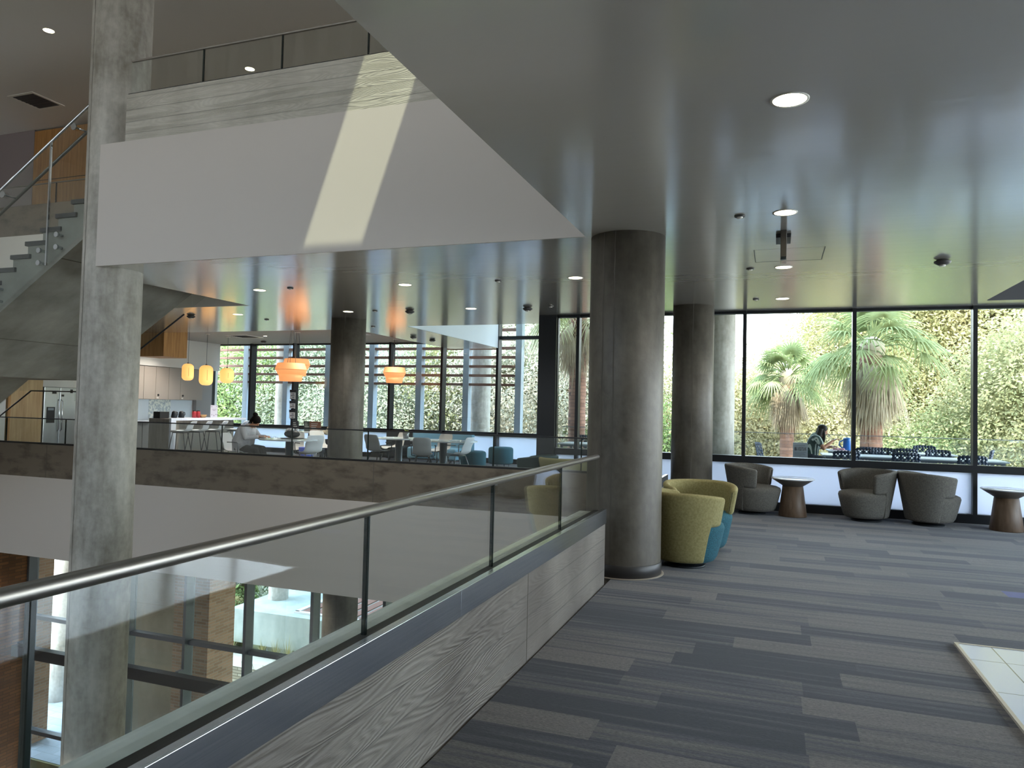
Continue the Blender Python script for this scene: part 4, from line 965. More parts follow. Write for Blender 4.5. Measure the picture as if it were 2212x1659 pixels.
def jars(e):
    for k in range(2):
        j = MB().lathe([(0.001, 0), (0.055, 0), (0.055, 0.15), (0.04, 0.17)], 18, 0, k*0.14).build('jar', mat('red_jar', 'a12a33', 0.4) if k == 0 else bpy.data.materials['red_jar'], e)
        MB().lathe([(0.045, 0.17), (0.045, 0.19), (0.001, 0.195)], 18, 0, k*0.14).build('lid', 'black', j)
onbar('jar_set', -14.45, 15.25, 1.06, 'two red jars with dark lids standing on the bar', 'jars', jars)
onbar('snack_basket', -14.45, 15.55, 1.06, 'small low basket of snacks beside the red jars', 'basket', lambda e: MB().lathe([(0.001, 0), (0.08, 0), (0.11, 0.08), (0.10, 0.08), (0.001, 0.06)], 20).build('bowl', mat('wicker', '9a7a52', 0.9), e))
def cardstand(e):
    b = MB().box(-0.005, 0.005, -0.13, 0.13, 0, 0.34).build('card', mat('white_card', 'b9b7c2', 0.6), e)
    m2 = mat('card_print', '8a7f8f', 0.6)
    q = MB()
    for (y, z, w, h) in ((0.0, 0.225, 0.15, 0.012), (0.0, 0.20, 0.09, 0.012), (-0.09, 0.30, 0.03, 0.03), (0.09, 0.31, 0.03, 0.02), (-0.08, 0.08, 0.04, 0.02), (0.0, 0.06, 0.03, 0.04), (0.08, 0.09, 0.04, 0.03)):
        q.box(0.005, 0.0065, y-w/2, y+w/2, z-h/2, z+h/2)
    q.build('printing', m2, e)
onbar('card_stand', -14.3, 15.8, 1.06, 'white printed card standing upright on the bar below the lamps', 'sign', cardstand)
def faucet(e): MB().tube([(0, 0, 0), (0, 0, 0.22), (0.03, 0, 0.27), (0.10, 0, 0.27), (0.12, 0, 0.22)], 0.012, 10).build('spout', 'chrome', e); MB().tube([(0, 0.02, 0.03), (0, 0.1, 0.06)], 0.008, 8).build('lever', 'chrome', e)
onbar('faucet', -16.75, 14.6, 0.92, 'chrome kitchen faucet on the white worktop', 'faucet', faucet)

# pendants
MT['paper_lamp'] = mat('amber_paper', 'eeb878', 0.7, emit='ffbe6a', es=0.42)
MT['veneer_lamp'] = mat('peach_veneer', 'e7a878', 0.6, emit='ffa866', es=0.36)
def long_pendant(y, z0, z1, r, label, x=-14.4, ztop=3.32):
    e = empty('pendant_lamp', (x, y, ztop), 0, label, 'pendant lamp', 'glowing paper pendants over the bar')
    h = z1-z0; c = min(r*0.75, h*0.4); prof = []
    for k in range(7): a = R(-90+15*k); prof.append((max(0.001, r-c+c*math.cos(a)) if k else 0.02, z0-ztop+c+c*math.sin(a)))
    for k in range(7): a = R(15*k); prof.append((max(0.02, r-c+c*math.cos(a)), z1-ztop-c+c*math.sin(a)))
    MB().lathe(prof, 40).build('shade', 'paper_lamp', e)
    MB().tube([(0, 0, 0), (0, 0, z1-ztop)], 0.006, 6).build('cable', 'leg_metal', e)
    MB().lathe([(0.06, -0.02), (0.06, 0)], 20).build('canopy', 'trim_white', e)
    MB().lathe([(0.03, z1-ztop-0.005), (0.02, z1-ztop+0.03)], 16).build('cap', 'leg_metal', e)
    MB().tube([(r*0.995*math.cos(R(-38)), r*0.995*math.sin(R(-38)), z0-ztop+c), (r*0.995*math.cos(R(-38)), r*0.995*math.sin(R(-38)), z1-ztop-c)], 0.004, 6).build('shade_seam', mat('shade_seam', 'a0683a', 0.7), e)
long_pendant(14.92, 2.03, 2.47, 0.145, 'oval amber paper pendant, left of the three above the bar')
long_pendant(15.57, 1.93, 2.47, 0.175, 'longest amber paper pendant, middle of the three above the bar')
long_pendant(16.36, 2.02, 2.44, 0.185, 'roundest amber paper pendant, right of the three above the bar')
def tier_pendant(x, y, z0, z1, r, label):
    zt = 3.32
    e = empty('tiered_pendant', (x, y, zt), 0, label, 'pendant lamp', 'tiered veneer pendants over the dining tables')
    h = z1-z0; Z = lambda f: z0+h*f-zt
    MB().lathe([(r*0.86, Z(1.0)), (r, Z(0.66)), (r*0.995, Z(0.64)), (r*0.855, Z(0.985))], 48, cap=False).lathe([(0.02, Z(0.99)), (r*0.86, Z(0.99))], 48, cap=False).build('upper_tier', 'veneer_lamp', e)
    MB().lathe([(r*0.97, Z(0.63)), (r*0.80, Z(0.36)), (r*0.79, Z(0.37)), (r*0.96, Z(0.64))], 48, cap=False).build('middle_tier', 'veneer_lamp', e)
    MB().lathe([(r*0.76, Z(0.36)), (r*0.70, Z(0.0)), (r*0.69, Z(0.0)), (r*0.75, Z(0.36))], 48, cap=False).build('lower_tier', 'veneer_lamp', e)
    MB().lathe([(r*0.99, Z(0.645)), (r*0.99, Z(0.63)), (r*0.96, Z(0.63))], 48, cap=False).build('rim', mat('dark_rim', '8a6a50', 0.6), e)
    for k in range(3):
        a = R(120*k+20); MB().tube([(0.03*math.cos(a), 0.03*math.sin(a), 0), (r*0.3*math.cos(a), r*0.3*math.sin(a), Z(1.0))], 0.005, 6).build('cable', 'leg_metal', e)
    MB().lathe([(0.07, -0.02), (0.07, 0)], 20).build('canopy', 'trim_white', e)
tier_pendant(-10.95, 14.6, 2.03, 2.46, 0.37, 'larger lower tiered veneer pendant, left of the overlapping pair')
tier_pendant(-11.46, 15.5, 2.20, 2.63, 0.34, 'higher tiered veneer pendant, right of the overlapping pair')
tier_pendant(-9.75, 17.5, 2.12, 2.54, 0.31, 'tiered veneer pendant hanging alone right of the dining column')

# signs at the window
MT['paper'] = mat('poster_paper', 'c9cdd3', 0.6); MT['ink'] = mat('poster_ink', '30343c', 0.7)
def poster(z0, h, label):
    e = empty('window_poster', (-13.67, 18.36, z0), 0, label, 'poster', 'paper notices on the window post')
    MB().box(-0.10, 0.10, -0.004, 0, 0, h).build('sheet', 'paper', e)
    q = MB().box(-0.11, 0.11, -0.006, -0.004, h-0.08, h)
    for k in range(4):
        q.box(-0.07 if k % 2 else -0.02, 0.07 if k % 2 else 0.06, -0.006, -0.004, h-0.14-0.05*k, h-0.12-0.05*k)
    q.build('printing', 'ink', e)
poster(1.62, 0.29, 'upper paper notice taped to the window post behind the pendants')
poster(1.34, 0.24, 'middle paper notice taped to the window post')
poster(1.05, 0.26, 'lowest paper notice taped to the window post')
def sandwich(x, y, z, w, h, tilt, m, label, rz=0):
    e = empty('table_sign', (x, y, z), R(rz), label, 'sign')
    Mx = Matrix.Rotation(R(tilt), 4, 'X')
    MB().box(-w/2, w/2, -0.008, 0.008, 0, h, Mx).build('board', m, e)
    q = MB(); rn = random.Random(int(w*1000))
    for k in range(4): q.box(-w*0.35, w*rn.uniform(0.05, 0.35), -0.0105, -0.008, h*(0.78-0.18*k), h*(0.84-0.18*k), Mx)
    q.build('chalk_lines', mat('chalk', '9aa09c', 0.8), e)
    MB().box(-w/2, w/2, 0.0, 0.10, 0.0, 0.006).build('foot', 'black', e)
sandwich(-12.22, 16.60, 0.76, 0.20, 0.27, 8, mat('slate_board', '20262b', 0.6), 'small black chalkboard sign left of the window post')
sandwich(-11.85, 16.6, 0.76, 0.20, 0.27, 8, mat('green_board', '2a352f', 0.6), 'small green black chalkboard sign right of the window post')
sandwich(-11.45, 16.4, 0.76, 0.30, 0.30, 25, mat('brown_board', '6a4a38', 0.6), 'brown leaning menu board on the window table', rz=25)
# items on the reading table
e = empty('handbag', (-9.80, 13.18, 0.74), 0, 'black bag with white tissue sticking out on the reading table', 'bag')
MB().ball((0, 0, 0.085), (0.19, 0.12, 0.085), 20, 10).build('body', mat('black_leather', '17181b', 0.5), e)
rn = random.Random(2); mb = MB()
for k in range(9): mb.ball((rn.uniform(-.13, .10), rn.uniform(-.05, .05), rn.uniform(0.15, 0.2)), (0.045, 0.035, 0.028), 8, 5)
mb.build('tissue', mat('white_tissue', 'd8dadf', 0.8), e)
o = MB().lathe([(0.001, 0), (0.24, 0), (0.25, 0.008), (0.001, 0.010)], 32).build('black_mat', mat('black_mat', '1b1d20', 0.7)); o.location = (-9.78, 13.18, 0.741); tag(o, 'flat black round mat under the bag on the reading table', 'mat')
bpy.data.objects['handbag'].location.z = 0.752
e = empty('eyeglasses', (-10.02, 12.82, 0.742), R(20), 'dark eyeglasses lying open on the reading table', 'glasses')
for sx in (-1, 1): MB().tube([(sx*0.035+0.025*math.cos(a/10*2*PI), 0.0, 0.028+0.02*math.sin(a/10*2*PI)) for a in range(10)], 0.003, 5, closed=True).build('rim', 'black', e); MB().tube([(sx*0.062, 0, 0.04), (sx*0.07, 0.13, 0.01)], 0.003, 5).build('temple', 'black', e)
e = empty('recycling_bin', (-10.12, 14.15, 0), 0, 'blue waste bin behind the white chair', 'bin')
MB().lathe([(0.001, 0), (0.14, 0), (0.17, 0.50), (0.16, 0.50), (0.15, 0.10), (0.001, 0.08)], 24).build('body', mat('blue_plastic', '2446b8', 0.4), e)
for x, y, l in ((-8.6, 15.25, 'white paper lying on the left dining table'), (-7.35, 15.1, 'white open booklet on the right dining table, left'), (-6.75, 14.95, 'white open booklet on the right dining table, right')):
    o = MB().box(-0.12, 0.12, -0.09, 0.09, 0, 0.012).build('booklet', mat('booklet_paper', 'e6ecf2', 0.6), bevel=0.003); o.location = (x, y, 0.7415); o.rotation_euler = (0, 0, 0.4); tag(o, l, 'booklet')

# ------------------------------------------------------------------ people
def skin_mat(name, c): return mat(name, c, 0.55)
def capsule(mb, a, b, ra, rb, n=14):
    a, b = Vector(a), Vector(b)
    mb.tube([a, a.lerp(b, 0.5), b], [ra, (ra+rb)/2, rb], n); mb.ball(a, ra, n, 8); mb.ball(b, rb, n, 8)
def blob(mb, name, m, parent, voxel=0.008, it=3):
    o = mb.build(name, m, parent)
    q = o.modifiers.new('merge', 'REMESH'); q.mode = 'VOXEL'; q.voxel_size = voxel; q.use_smooth_shade = True
    q = o.modifiers.new('soft', 'SMOOTH'); q.factor = 0.5; q.iterations = it
    return o
def head(mb, c, R3):
    """head looking along +x in its own frame, 0.23 m tall; R3 turns it"""
    T = Matrix.Translation(c) @ R3.to_4x4()
    mb.ball((0, 0, 0.03), (0.092, 0.074, 0.088), 24, 16, T)
    mb.ball((0.022, 0, -0.035), (0.066, 0.058, 0.075), 20, 12, T)
    mb.ball((0.055, 0, -0.088), (0.026, 0.03, 0.022), 12, 8, T)        # chin
    mb.add(*_cone((0.083, 0, 0.022), (0.105, 0, -0.018), 0.008, 0.014), True, T)   # nose
    mb.ball((0.082, 0.026, 0.018), (0.012, 0.016, 0.010), 10, 6, T); mb.ball((0.082, -0.026, 0.018), (0.012, 0.016, 0.010), 10, 6, T)
    mb.ball((0.082, 0, -0.050), (0.012, 0.024, 0.007), 10, 6, T); mb.ball((0.080, 0, -0.060), (0.012, 0.020, 0.007), 10, 6, T)   # lips
    for s_ in (-1, 1): mb.ball((-0.005, s_*0.075, 0.0), (0.016, 0.010, 0.030), 10, 8, T)   # ears
    return T
def _cone(a, b, ra, rb, n=10):
    t = MB(); t.tube([a, b], [ra, rb], n); t.ball(b, rb, n, 6); return t.v, t.f
def hand(mb, wrist, d, nrm, curl=0.5, side=1):
    """palm, four unequal bent fingers and a thumb leaving the side of the palm"""
    d = Vector(d).normalized(); nrm = Vector(nrm).normalized(); s_ = d.cross(nrm).normalized()*side; nrm = s_.cross(d).normalized()*side
    w = Vector(wrist); pc = w+d*0.045
    for k in (-1, -0.33, 0.33, 1): capsule(mb, w+d*0.01+s_*0.018*k, w+d*0.082+s_*0.029*k, 0.013, 0.011, 8)
    for k, l in ((-1, 0.058), (-0.33, 0.072), (0.33, 0.078), (1, 0.068)):
        p = w+d*0.085+s_*0.030*k; a = curl*0.6
        for seg in range(3):
            dd = (d*math.cos(a)-nrm*math.sin(a)); q = p+dd*l*(0.42, 0.32, 0.26)[seg]; capsule(mb, p, q, 0.0088-seg*0.0007, 0.0082-seg*0.0007, 8); p = q; a += curl*0.7
    p = w+d*0.025+s_*0.028; dd = (d*0.55+s_*0.75-nrm*0.25*curl).normalized(); q = p+dd*0.038; capsule(mb, p, q, 0.012, 0.010, 8)
    dd = (d*0.85+s_*0.35-nrm*0.35*curl).normalized(); capsule(mb, q, q+dd*0.032, 0.010, 0.0085, 8)
def eyes(T, parent):
    mb = MB()
    for s_ in (-1, 1): mb.ball((0.0885, s_*0.027, 0.017), (0.006, 0.009, 0.005), 10, 6, T)
    mb.build('eyes', mat('dark_eye', '1c1512', 0.2) if 'dark_eye' not in bpy.data.materials else bpy.data.materials['dark_eye'], parent)
def seated(loc, rz, label, J, skin, top, bottom, hair, hair_fn, top_fn=None, sleeve=1.0, shoes=None):
    """J: joints in metres, figure faces +x, one continuous body surface with clothing laid over it"""
    e = empty('person', (loc[0], loc[1], loc[2] if len(loc) > 2 else 0), R(rz), label, 'person')
    mb = MB(); V = Vector
    P, C, S, NK, H = (V(J[k]) for k in ('pelvis', 'belly', 'chest', 'neck', 'head'))
    capsule(mb, P+V((0, 0.07, 0)), P-V((0, 0.07, 0)), 0.115, 0.115); capsule(mb, P, C, 0.135, 0.115, 18); capsule(mb, C, S, 0.115, 0.125, 18)
    capsule(mb, S+V((0, 0.07, 0.03)), S-V((0, 0.07, -0.03)), 0.10, 0.10); capsule(mb, S+V((0, 0, 0.06)), NK, 0.09, 0.052); capsule(mb, NK, H-V((0.01, 0, 0.03)), 0.05, 0.048)
    Rm = Matrix.Rotation(J.get('look', 0), 3, 'Y'); T = head(mb, H, Rm)
    arm = {}
    for s_, k in ((1, 'l'), (-1, 'r')):
        sh, el, wr = (V(J[k+q]) for q in ('_sh', '_el', '_wr'))
        capsule(mb, S+V((0, s_*0.10, 0.06)), sh, 0.065, 0.056); capsule(mb, sh, el, 0.052, 0.039); capsule(mb, el, wr, 0.040, 0.026)
        hand(mb, wr, J.get(k+'_hd', (wr-el)), J.get(k+'_nr', (0, 0, 1)), J.get('curl', 0.6), s_)
        hp, kn, an = (V(J[k+q]) for q in ('_hp', '_kn', '_an'))
        capsule(mb, hp, kn, 0.085, 0.058); capsule(mb, kn, an, 0.055, 0.038); capsule(mb, an-V((0.03, 0, 0.02)), an+V((0.14, 0, -0.045)), 0.040, 0.030)
    body = blob(mb, 'body', skin, e, 0.0075, 2)
    eyes(T, e)
    t = MB()
    capsule(t, P, C, 0.15, 0.135, 18); capsule(t, C, S, 0.135, 0.14, 18); capsule(t, S+V((0, 0.07, 0.03)), S-V((0, 0.07, -0.03)), 0.113, 0.113); capsule(t, S, S+V((0.0, 0, 0.09)), 0.12, 0.085)
    for s_, k in ((1, 'l'), (-1, 'r')):
        sh, el, wr = (V(J[k+q]) for q in ('_sh', '_el', '_wr'))
        capsule(t, S+V((0, s_*0.10, 0.06)), sh, 0.078, 0.068)
        if sleeve >= 1: capsule(t, sh, el, 0.066, 0.056); capsule(t, el, el.lerp(wr, 0.85), 0.056, 0.040)
        else: capsule(t, sh, sh.lerp(el, sleeve), 0.068, 0.064)
    if top_fn: top_fn(t)
    blob(t, 'top', top, e, 0.009, 3)
    b = MB(); capsule(b, P+V((0, 0.07, -0.01)), P-V((0, 0.07, 0.01)), 0.128, 0.128)
    for k in 'lr':
        hp, kn, an = (V(J[k+q]) for q in ('_hp', '_kn', '_an'))
        capsule(b, hp, kn, 0.098, 0.070); capsule(b, kn, an+V((0, 0, 0.03)), 0.068, 0.055)
    blob(b, 'trousers', bottom, e, 0.010, 3)
    f = MB()
    for k in 'lr':
        an = V(J[k+'_an']); capsule(f, an-V((0.035, 0, 0.03)), an+V((0.15, 0, -0.05)), 0.048, 0.038)
    blob(f, 'shoes', shoes or 'black', e, 0.009, 2)
    h = MB(); hair_fn(h, T); blob(h, 'hair', hair, e, 0.007, 2)
    return e
MT['dark_hair'] = mat('dark_hair', '120d0b', 0.6, spec=0.15)
skin1 = skin_mat('skin_warm', 'c08d70'); skin2 = skin_mat('skin_tan', '9c6e52')
J1 = dict(pelvis=(-0.03, 0, 0.56), belly=(0.03, 0, 0.72), chest=(0.13, 0, 0.88), neck=(0.21, 0, 1.00), head=(0.30, 0, 1.085), look=R(38),
          l_sh=(0.14, 0.18, 0.92), l_el=(0.24, 0.25, 0.76), l_wr=(0.46, 0.15, 0.785), r_sh=(0.14, -0.18, 0.92), r_el=(0.25, -0.24, 0.76), r_wr=(0.48, -0.10, 0.785),
          l_hp=(0.0, 0.09, 0.54), l_kn=(0.42, 0.12, 0.52), l_an=(0.50, 0.12, 0.12), r_hp=(0.0, -0.09, 0.54), r_kn=(0.43, -0.12, 0.50), r_an=(0.62, -0.12, 0.12))
def bun(h, T):
    h.ball((-0.016, 0, 0.048), (0.108, 0.096, 0.100), 20, 14, T); h.ball((-0.055, 0, 0.0), (0.07, 0.084, 0.08), 16, 10, T); h.ball((-0.10, 0, 0.125), (0.055, 0.055, 0.048), 14, 10, T)
def drape(t):
    V = Vector
    capsule(t, V((0.02, 0.08, 0.66)), V((0.08, 0.09, 0.86)), 0.185, 0.155); capsule(t, V((0.02, -0.08, 0.66)), V((0.08, -0.09, 0.86)), 0.185, 0.155)
    capsule(t, V((-0.06, 0.10, 0.60)), V((-0.10, 0.10, 0.36)), 0.10, 0.05); capsule(t, V((-0.06, -0.10, 0.60)), V((-0.10, -0.10, 0.33)), 0.10, 0.05); capsule(t, V((-0.06, 0, 0.6)), V((-0.10, 0, 0.36)), 0.1, 0.05)
    capsule(t, V((0.0, -0.15, 0.62)), V((0.04, -0.19, 0.40)), 0.07, 0.03)
seated((-10.62, 12.60), 4, 'woman with dark hair in a bun and pale grey cardigan reading at the white table', J1, skin1, mat('pale_cardigan', 'b9b9bf', 0.85), mat('black_trousers', '14161b', 0.8), 'dark_hair', bun, drape)
J2 = dict(pelvis=(-0.02, 0, 0.55), belly=(0.02, 0, 0.72), chest=(0.07, 0, 0.88), neck=(0.12, 0, 1.01), head=(0.18, 0, 1.09), look=R(20),
          l_sh=(0.08, 0.19, 0.93), l_el=(0.16, 0.25, 0.76), l_wr=(0.36, 0.14, 0.79), r_sh=(0.08, -0.19, 0.93), r_el=(0.16, -0.25, 0.76), r_wr=(0.36, -0.12, 0.79),
          l_hp=(0.0, 0.09, 0.53), l_kn=(0.40, 0.12, 0.51), l_an=(0.38, 0.12, 0.12), r_hp=(0.0, -0.09, 0.53), r_kn=(0.40, -0.12, 0.51), r_an=(0.36, -0.12, 0.12))
def short(h, T): h.ball((-0.014, 0, 0.045), (0.096, 0.084, 0.088), 20, 14, T); h.ball((-0.05, 0, 0.0), (0.055, 0.074, 0.06), 16, 10, T)
seated((-10.68, 16.25), 180, 'person in a cream shirt half hidden behind the dining column', J2, skin2, mat('cream_shirt', 'b5ad96', 0.85), mat('dark_trousers', '23262b', 0.8), 'dark_hair', short)
place(dup(c4), -10.62, 16.25, 180, 'beige shell chair under the person half hidden by the column', 'shell chairs in the dining area', 'chair')
J3 = dict(pelvis=(-0.04, 0, 0.56), belly=(0.0, 0, 0.74), chest=(0.06, 0, 0.91), neck=(0.12, 0, 1.03), head=(0.19, 0, 1.115), look=R(22),
          l_sh=(0.08, 0.17, 0.95), l_el=(0.20, 0.22, 0.77), l_wr=(0.40, 0.12, 0.80), r_sh=(0.08, -0.17, 0.95), r_el=(0.17, -0.24, 0.78), r_wr=(0.37, -0.14, 0.93),
          l_hp=(0.0, 0.09, 0.54), l_kn=(0.40, 0.11, 0.52), l_an=(0.40, 0.11, 0.12), r_hp=(0.0, -0.09, 0.54), r_kn=(0.40, -0.11, 0.52), r_an=(0.38, -0.11, 0.12), r_hd=(0.8, 0.1, 0.45), curl=1.0)
def longhair(h, T):
    h.ball((-0.014, 0, 0.045), (0.099, 0.088, 0.092), 20, 14, T)
    for y in (-0.06, -0.02, 0.02, 0.06):
        a = T @ Vector((-0.05, y, 0.03)); h.tube([a, a+Vector((-0.035, y*0.3, -0.12)), a+Vector((-0.045, y*0.4, -0.24)), a+Vector((-0.03, y*0.4, -0.34))], [0.05, 0.055, 0.045, 0.02], 12)
    for y in (-0.075, 0.075):
        a = T @ Vector((0.01, y, 0.02)); h.tube([a, a+Vector((0.01, 0, -0.12)), a+Vector((0.0, 0, -0.24))], [0.025, 0.028, 0.015], 10)
MT['striped'] = mat('green_white_stripes', '2c4a44', 0.85)
def stripes(m):
    t = N(m, 'ShaderNodeTexCoord'); sp = N(m, 'ShaderNodeSeparateXYZ'); L(m, t.outputs['Object'], sp.inputs[0])
    ad = N(m, 'ShaderNodeMath', operation='ADD'); L(m, sp.outputs['X'], ad.inputs[0]); L(m, sp.outputs['Y'], ad.inputs[1])
    mu = N(m, 'ShaderNodeMath', operation='MULTIPLY'); mu.inputs[1].default_value = 12.5; L(m, ad.outputs[0], mu.inputs[0])
    fr = N(m, 'ShaderNodeMath', operation='FRACT'); L(m, mu.outputs[0], fr.inputs[0]); gt = N(m, 'ShaderNodeMath', operation='GREATER_THAN'); gt.inputs[1].default_value = 0.74; L(m, fr.outputs[0], gt.inputs[0])
    mx = N(m, 'ShaderNodeMixRGB'); mx.inputs[1].default_value = rgb('29433f'); mx.inputs[2].default_value = rgb('c4cfc6'); L(m, gt.outputs[0], mx.inputs[0]); L(m, mx.outputs[0], B(m).inputs['Base Color'])
stripes(MT['striped'])
seated((0.72, 16.05, 0.07), 8, 'woman with long dark hair in a green striped shirt eating at the outdoor table', J3, skin2, 'striped', mat('navy_trousers', '1f2a36', 0.8), 'dark_hair', longhair, sleeve=0.45)

# ------------------------------------------------------------------ terrace outside the window wall
struct('floor_terrace', MB().prism([(-3.6, 12.32), (9.4, 12.32), (9.4, 19.3), (-5.6, 19.3), (-5.6, 18.95)], -0.4, 0.06), mat('terrace_slab', '8f9498', 0.8))
def glass_rail(x0, x1, y):
    e = empty('terrace_railing', ((x0+x1)/2, y, 0), 0, 'clear glass railing along the outer edge of the terrace', 'railing')
    X = (x0+x1)/2; x = x0
    while x < x1-0.1:
        b = min(x+1.8, x1); MB().box(x-X+0.01, b-X-0.01, -0.006, 0.006, 0.0, 1.04).build('glass_panel', 'rail_glass', e); x = b
    MB().box(x0-X, x1-X, -0.012, 0.012, 1.04, 1.055).build('top_cap', 'grey_frame', e)
glass_rail(-5.4, 9.4, 18.95)
MT['navy'] = mat('navy_plastic', '22354e', 0.4)
def perf_chair():
    e = empty('terrace_chair')
    rows, cols = 6, 8; w, h = 0.46, 0.37; cw, chh = w/cols, h/rows
    mb = MB(); n = 12
    for i in range(rows):
        for j in range(cols):
            cx, cz = -w/2+(j+0.5)*cw, (i+0.5)*chh
            hole = (i < rows-1) and j not in (0, cols-1) and ((i+j) % 2 == 0)
            V = []
            for k in range(n):
                a = 2*PI*k/n; c, s_ = math.cos(a), math.sin(a); m = max(abs(c), abs(s_))
                V.append((c/m*cw/2, s_/m*chh/2))
            O = [(cx+p[0], cz+p[1]) for p in V]; r = 0.30*cw if hole else 0.0
            I = [(cx+r*math.cos(2*PI*k/n), cz+r*1.05*math.sin(2*PI*k/n)) for k in range(n)]
            def bend(p):
                y, z = p; t = z/h; sc = 1.0-0.10*t; z2 = z-0.03*(abs(y)/(w/2))**4*t
                return (-0.20-0.07*t+0.05*(abs(y)/(w/2))**2, y*sc, 0.49+z2)
            if hole: mb.add([bend(p) for p in O]+[bend(p) for p in I], [(k, (k+1) % n, n+(k+1) % n, n+k) for k in range(n)], True)
            else: mb.add([bend(p) for p in O], [tuple(range(n))], True)
    mb.build('backrest', 'navy', e, solid=0.008)
    MB().box(-0.22, 0.22, -0.22, 0.22, 0.44, 0.455).build('seat', 'navy', e, bevel=0.007)
    for s_ in (-1, 1):
        MB().tube([(-0.20, s_*0.20, 0.44), (-0.24, s_*0.21, 0.55)], 0.012, 8).build('back_support', 'navy', e)
        for t in (-1, 1): MB().tube([(t*0.18, s_*0.19, 0.445), (t*0.23, s_*0.22, -0.01)], 0.012, 8).build('leg', 'leg_metal', e)
    return e
pc = perf_chair()
G = 'navy perforated terrace chairs'
TC = [(1.13, 13.55, 90, 'navy perforated chair with its back to the glass, left end of near outdoor table'), (2.05, 13.72, 88, 'navy perforated chair with its back to the glass, middle of the near outdoor table'),
      (2.93, 13.50, 92, 'navy perforated chair with its back to the glass, beside the right window post'), (1.90, 14.85, -92, 'navy perforated chair on the far side of the near outdoor table, left one'),
      (2.80, 14.85, -88, 'navy perforated chair on the far side of the near outdoor table, right one'), (1.66, 15.45, 90, 'navy perforated chair cut by the left window post, at the far outdoor table'),
      (2.30, 15.45, 86, 'navy perforated chair before the far outdoor table, right one'), (2.92, 17.0, -95, 'navy perforated chair on the railing side of the far outdoor table'),
      (3.62, 16.0, 170, 'navy perforated chair seen side-on at the end of the far outdoor table'), (3.90, 14.25, 165, 'navy perforated chair seen side-on at the right end of the near outdoor table'),
      (-0.10, 15.6, -15, 'lone navy chair side-on left of the white notice board'), (-1.75, 15.0, -80, 'navy chair seen in the narrow gap beside the column'),
      (-4.1, 16.1, -85, 'navy perforated chair outdoors seen just left of the thick column'), (0.68, 16.05, 8, 'navy chair the woman in the striped shirt sits on')]
for i, (x, y, rz, l) in enumerate(TC):
    o = pc if i == 0 else dup(pc); o.location = (x, y, 0.07); o.rotation_euler = (0, 0, R(rz)); tag(o, l, 'chair', G)
MT['zinc'] = mat('pale_zinc_top', 'c3cdd4', 0.35)
def terrace_table(x0, x1, y0, y1, label):
    e = empty('terrace_table', ((x0+x1)/2, (y0+y1)/2, 0.07), 0, label, 'table', 'long outdoor terrace tables'); w, d = (x1-x0)/2, (y1-y0)/2
    MB().box(-w, w, -d, d, 0.715, 0.74).build('tabletop', 'zinc', e, bevel=0.008)
    MB().box(-w+0.05, w-0.05, -d+0.05, d-0.05, 0.68, 0.715).build('apron', 'grey_frame', e)
    for sx in (-1, 1):
        for sy in (-1, 1): MB().box(sx*(w-0.08)-0.025, sx*(w-0.08)+0.025, sy*(d-0.08)-0.025, sy*(d-0.08)+0.025, -0.01, 0.7).build('leg', 'grey_frame', e)
terrace_table(0.80, 2.22, 13.95, 14.75, 'near outdoor table, left half, below the seated woman')
terrace_table(2.25, 3.62, 13.95, 14.75, 'near outdoor table, right half, beside the right window post')
terrace_table(1.0, 2.12, 15.75, 16.5, 'far outdoor table where the woman in stripes eats')
terrace_table(2.15, 3.25, 15.75, 16.5, 'far outdoor table, right one, by the glass railing')
terrace_table(-4.2, -2.9, 14.4, 15.3, 'outdoor table seen in the strip of window left of the thick column')
e = empty('notice_board', (0.44, 14.2, 0.07), 0, 'free-standing white printed notice board left of the outdoor woman', 'notice board')
MB().box(-0.125, 0.125, -0.02, 0.02, 0.25, 0.93).build('panel', mat('notice_white', 'a9b0b8', 0.6), e)
q = MB().box(-0.10, 0.10, -0.023, -0.02, 0.785, 0.855)
q.build('photo_strip', mat('notice_photo', '5d5f63', 0.6), e)
noisy(bpy.data.materials['notice_photo'], '3a3c40', 'a0a3a6', (1, 1, 1), 25, 2)
q = MB()
for k, w in enumerate((0.2, 0.17, 0.19, 0.12)): q.box(-0.10, -0.10+w, -0.023, -0.02, 0.75-0.02*k, 0.756-0.02*k)
q.box(-0.10, 0.08, -0.023, -0.02, 0.875, 0.883).build('print_lines', mat('notice_ink', '70757c', 0.7), e)
for s_ in (-1, 1): MB().box(s_*0.11-0.012, s_*0.11+0.012, -0.15, 0.15, -0.01, 0.02).box(s_*0.11-0.012, s_*0.11+0.012, -0.012, 0.012, 0, 0.4).build('foot', 'grey_frame', e)
e = empty('water_jug', (1.38, 16.15, 0.81), 0, 'bright blue water jug with handle on the outdoor table', 'jug')
MB().lathe([(0.001, 0), (0.075, 0), (0.08, 0.02), (0.072, 0.2), (0.078, 0.235), (0.06, 0.25), (0.001, 0.255)], 24).build('body', mat('blue_jug', '1667b8', 0.25), e)
MB().tube([(-0.07, 0, 0.2), (-0.14, 0, 0.17), (-0.15, 0, 0.1), (-0.085, 0, 0.04)], 0.012, 8).build('handle', bpy.data.materials['blue_jug'], e)
e = empty('food_tray', (1.22, 15.95, 0.812), 0.2, 'pink and white food wrapper spread in front of the outdoor woman', 'food')
MB().box(-0.15, 0.12, -0.10, 0.10, 0, 0.012).build('wrapper', mat('pink_white_wrapper', 'd8c4cf', 0.6), e)
mb = MB(); rn = random.Random(9)
for k in range(10): mb.ball((rn.uniform(-.1, .08), rn.uniform(-.07, .07), 0.03), (0.03, 0.025, 0.02), 8, 5)
mb.build('food', mat('pink_food', 'c79aa6', 0.7), e)

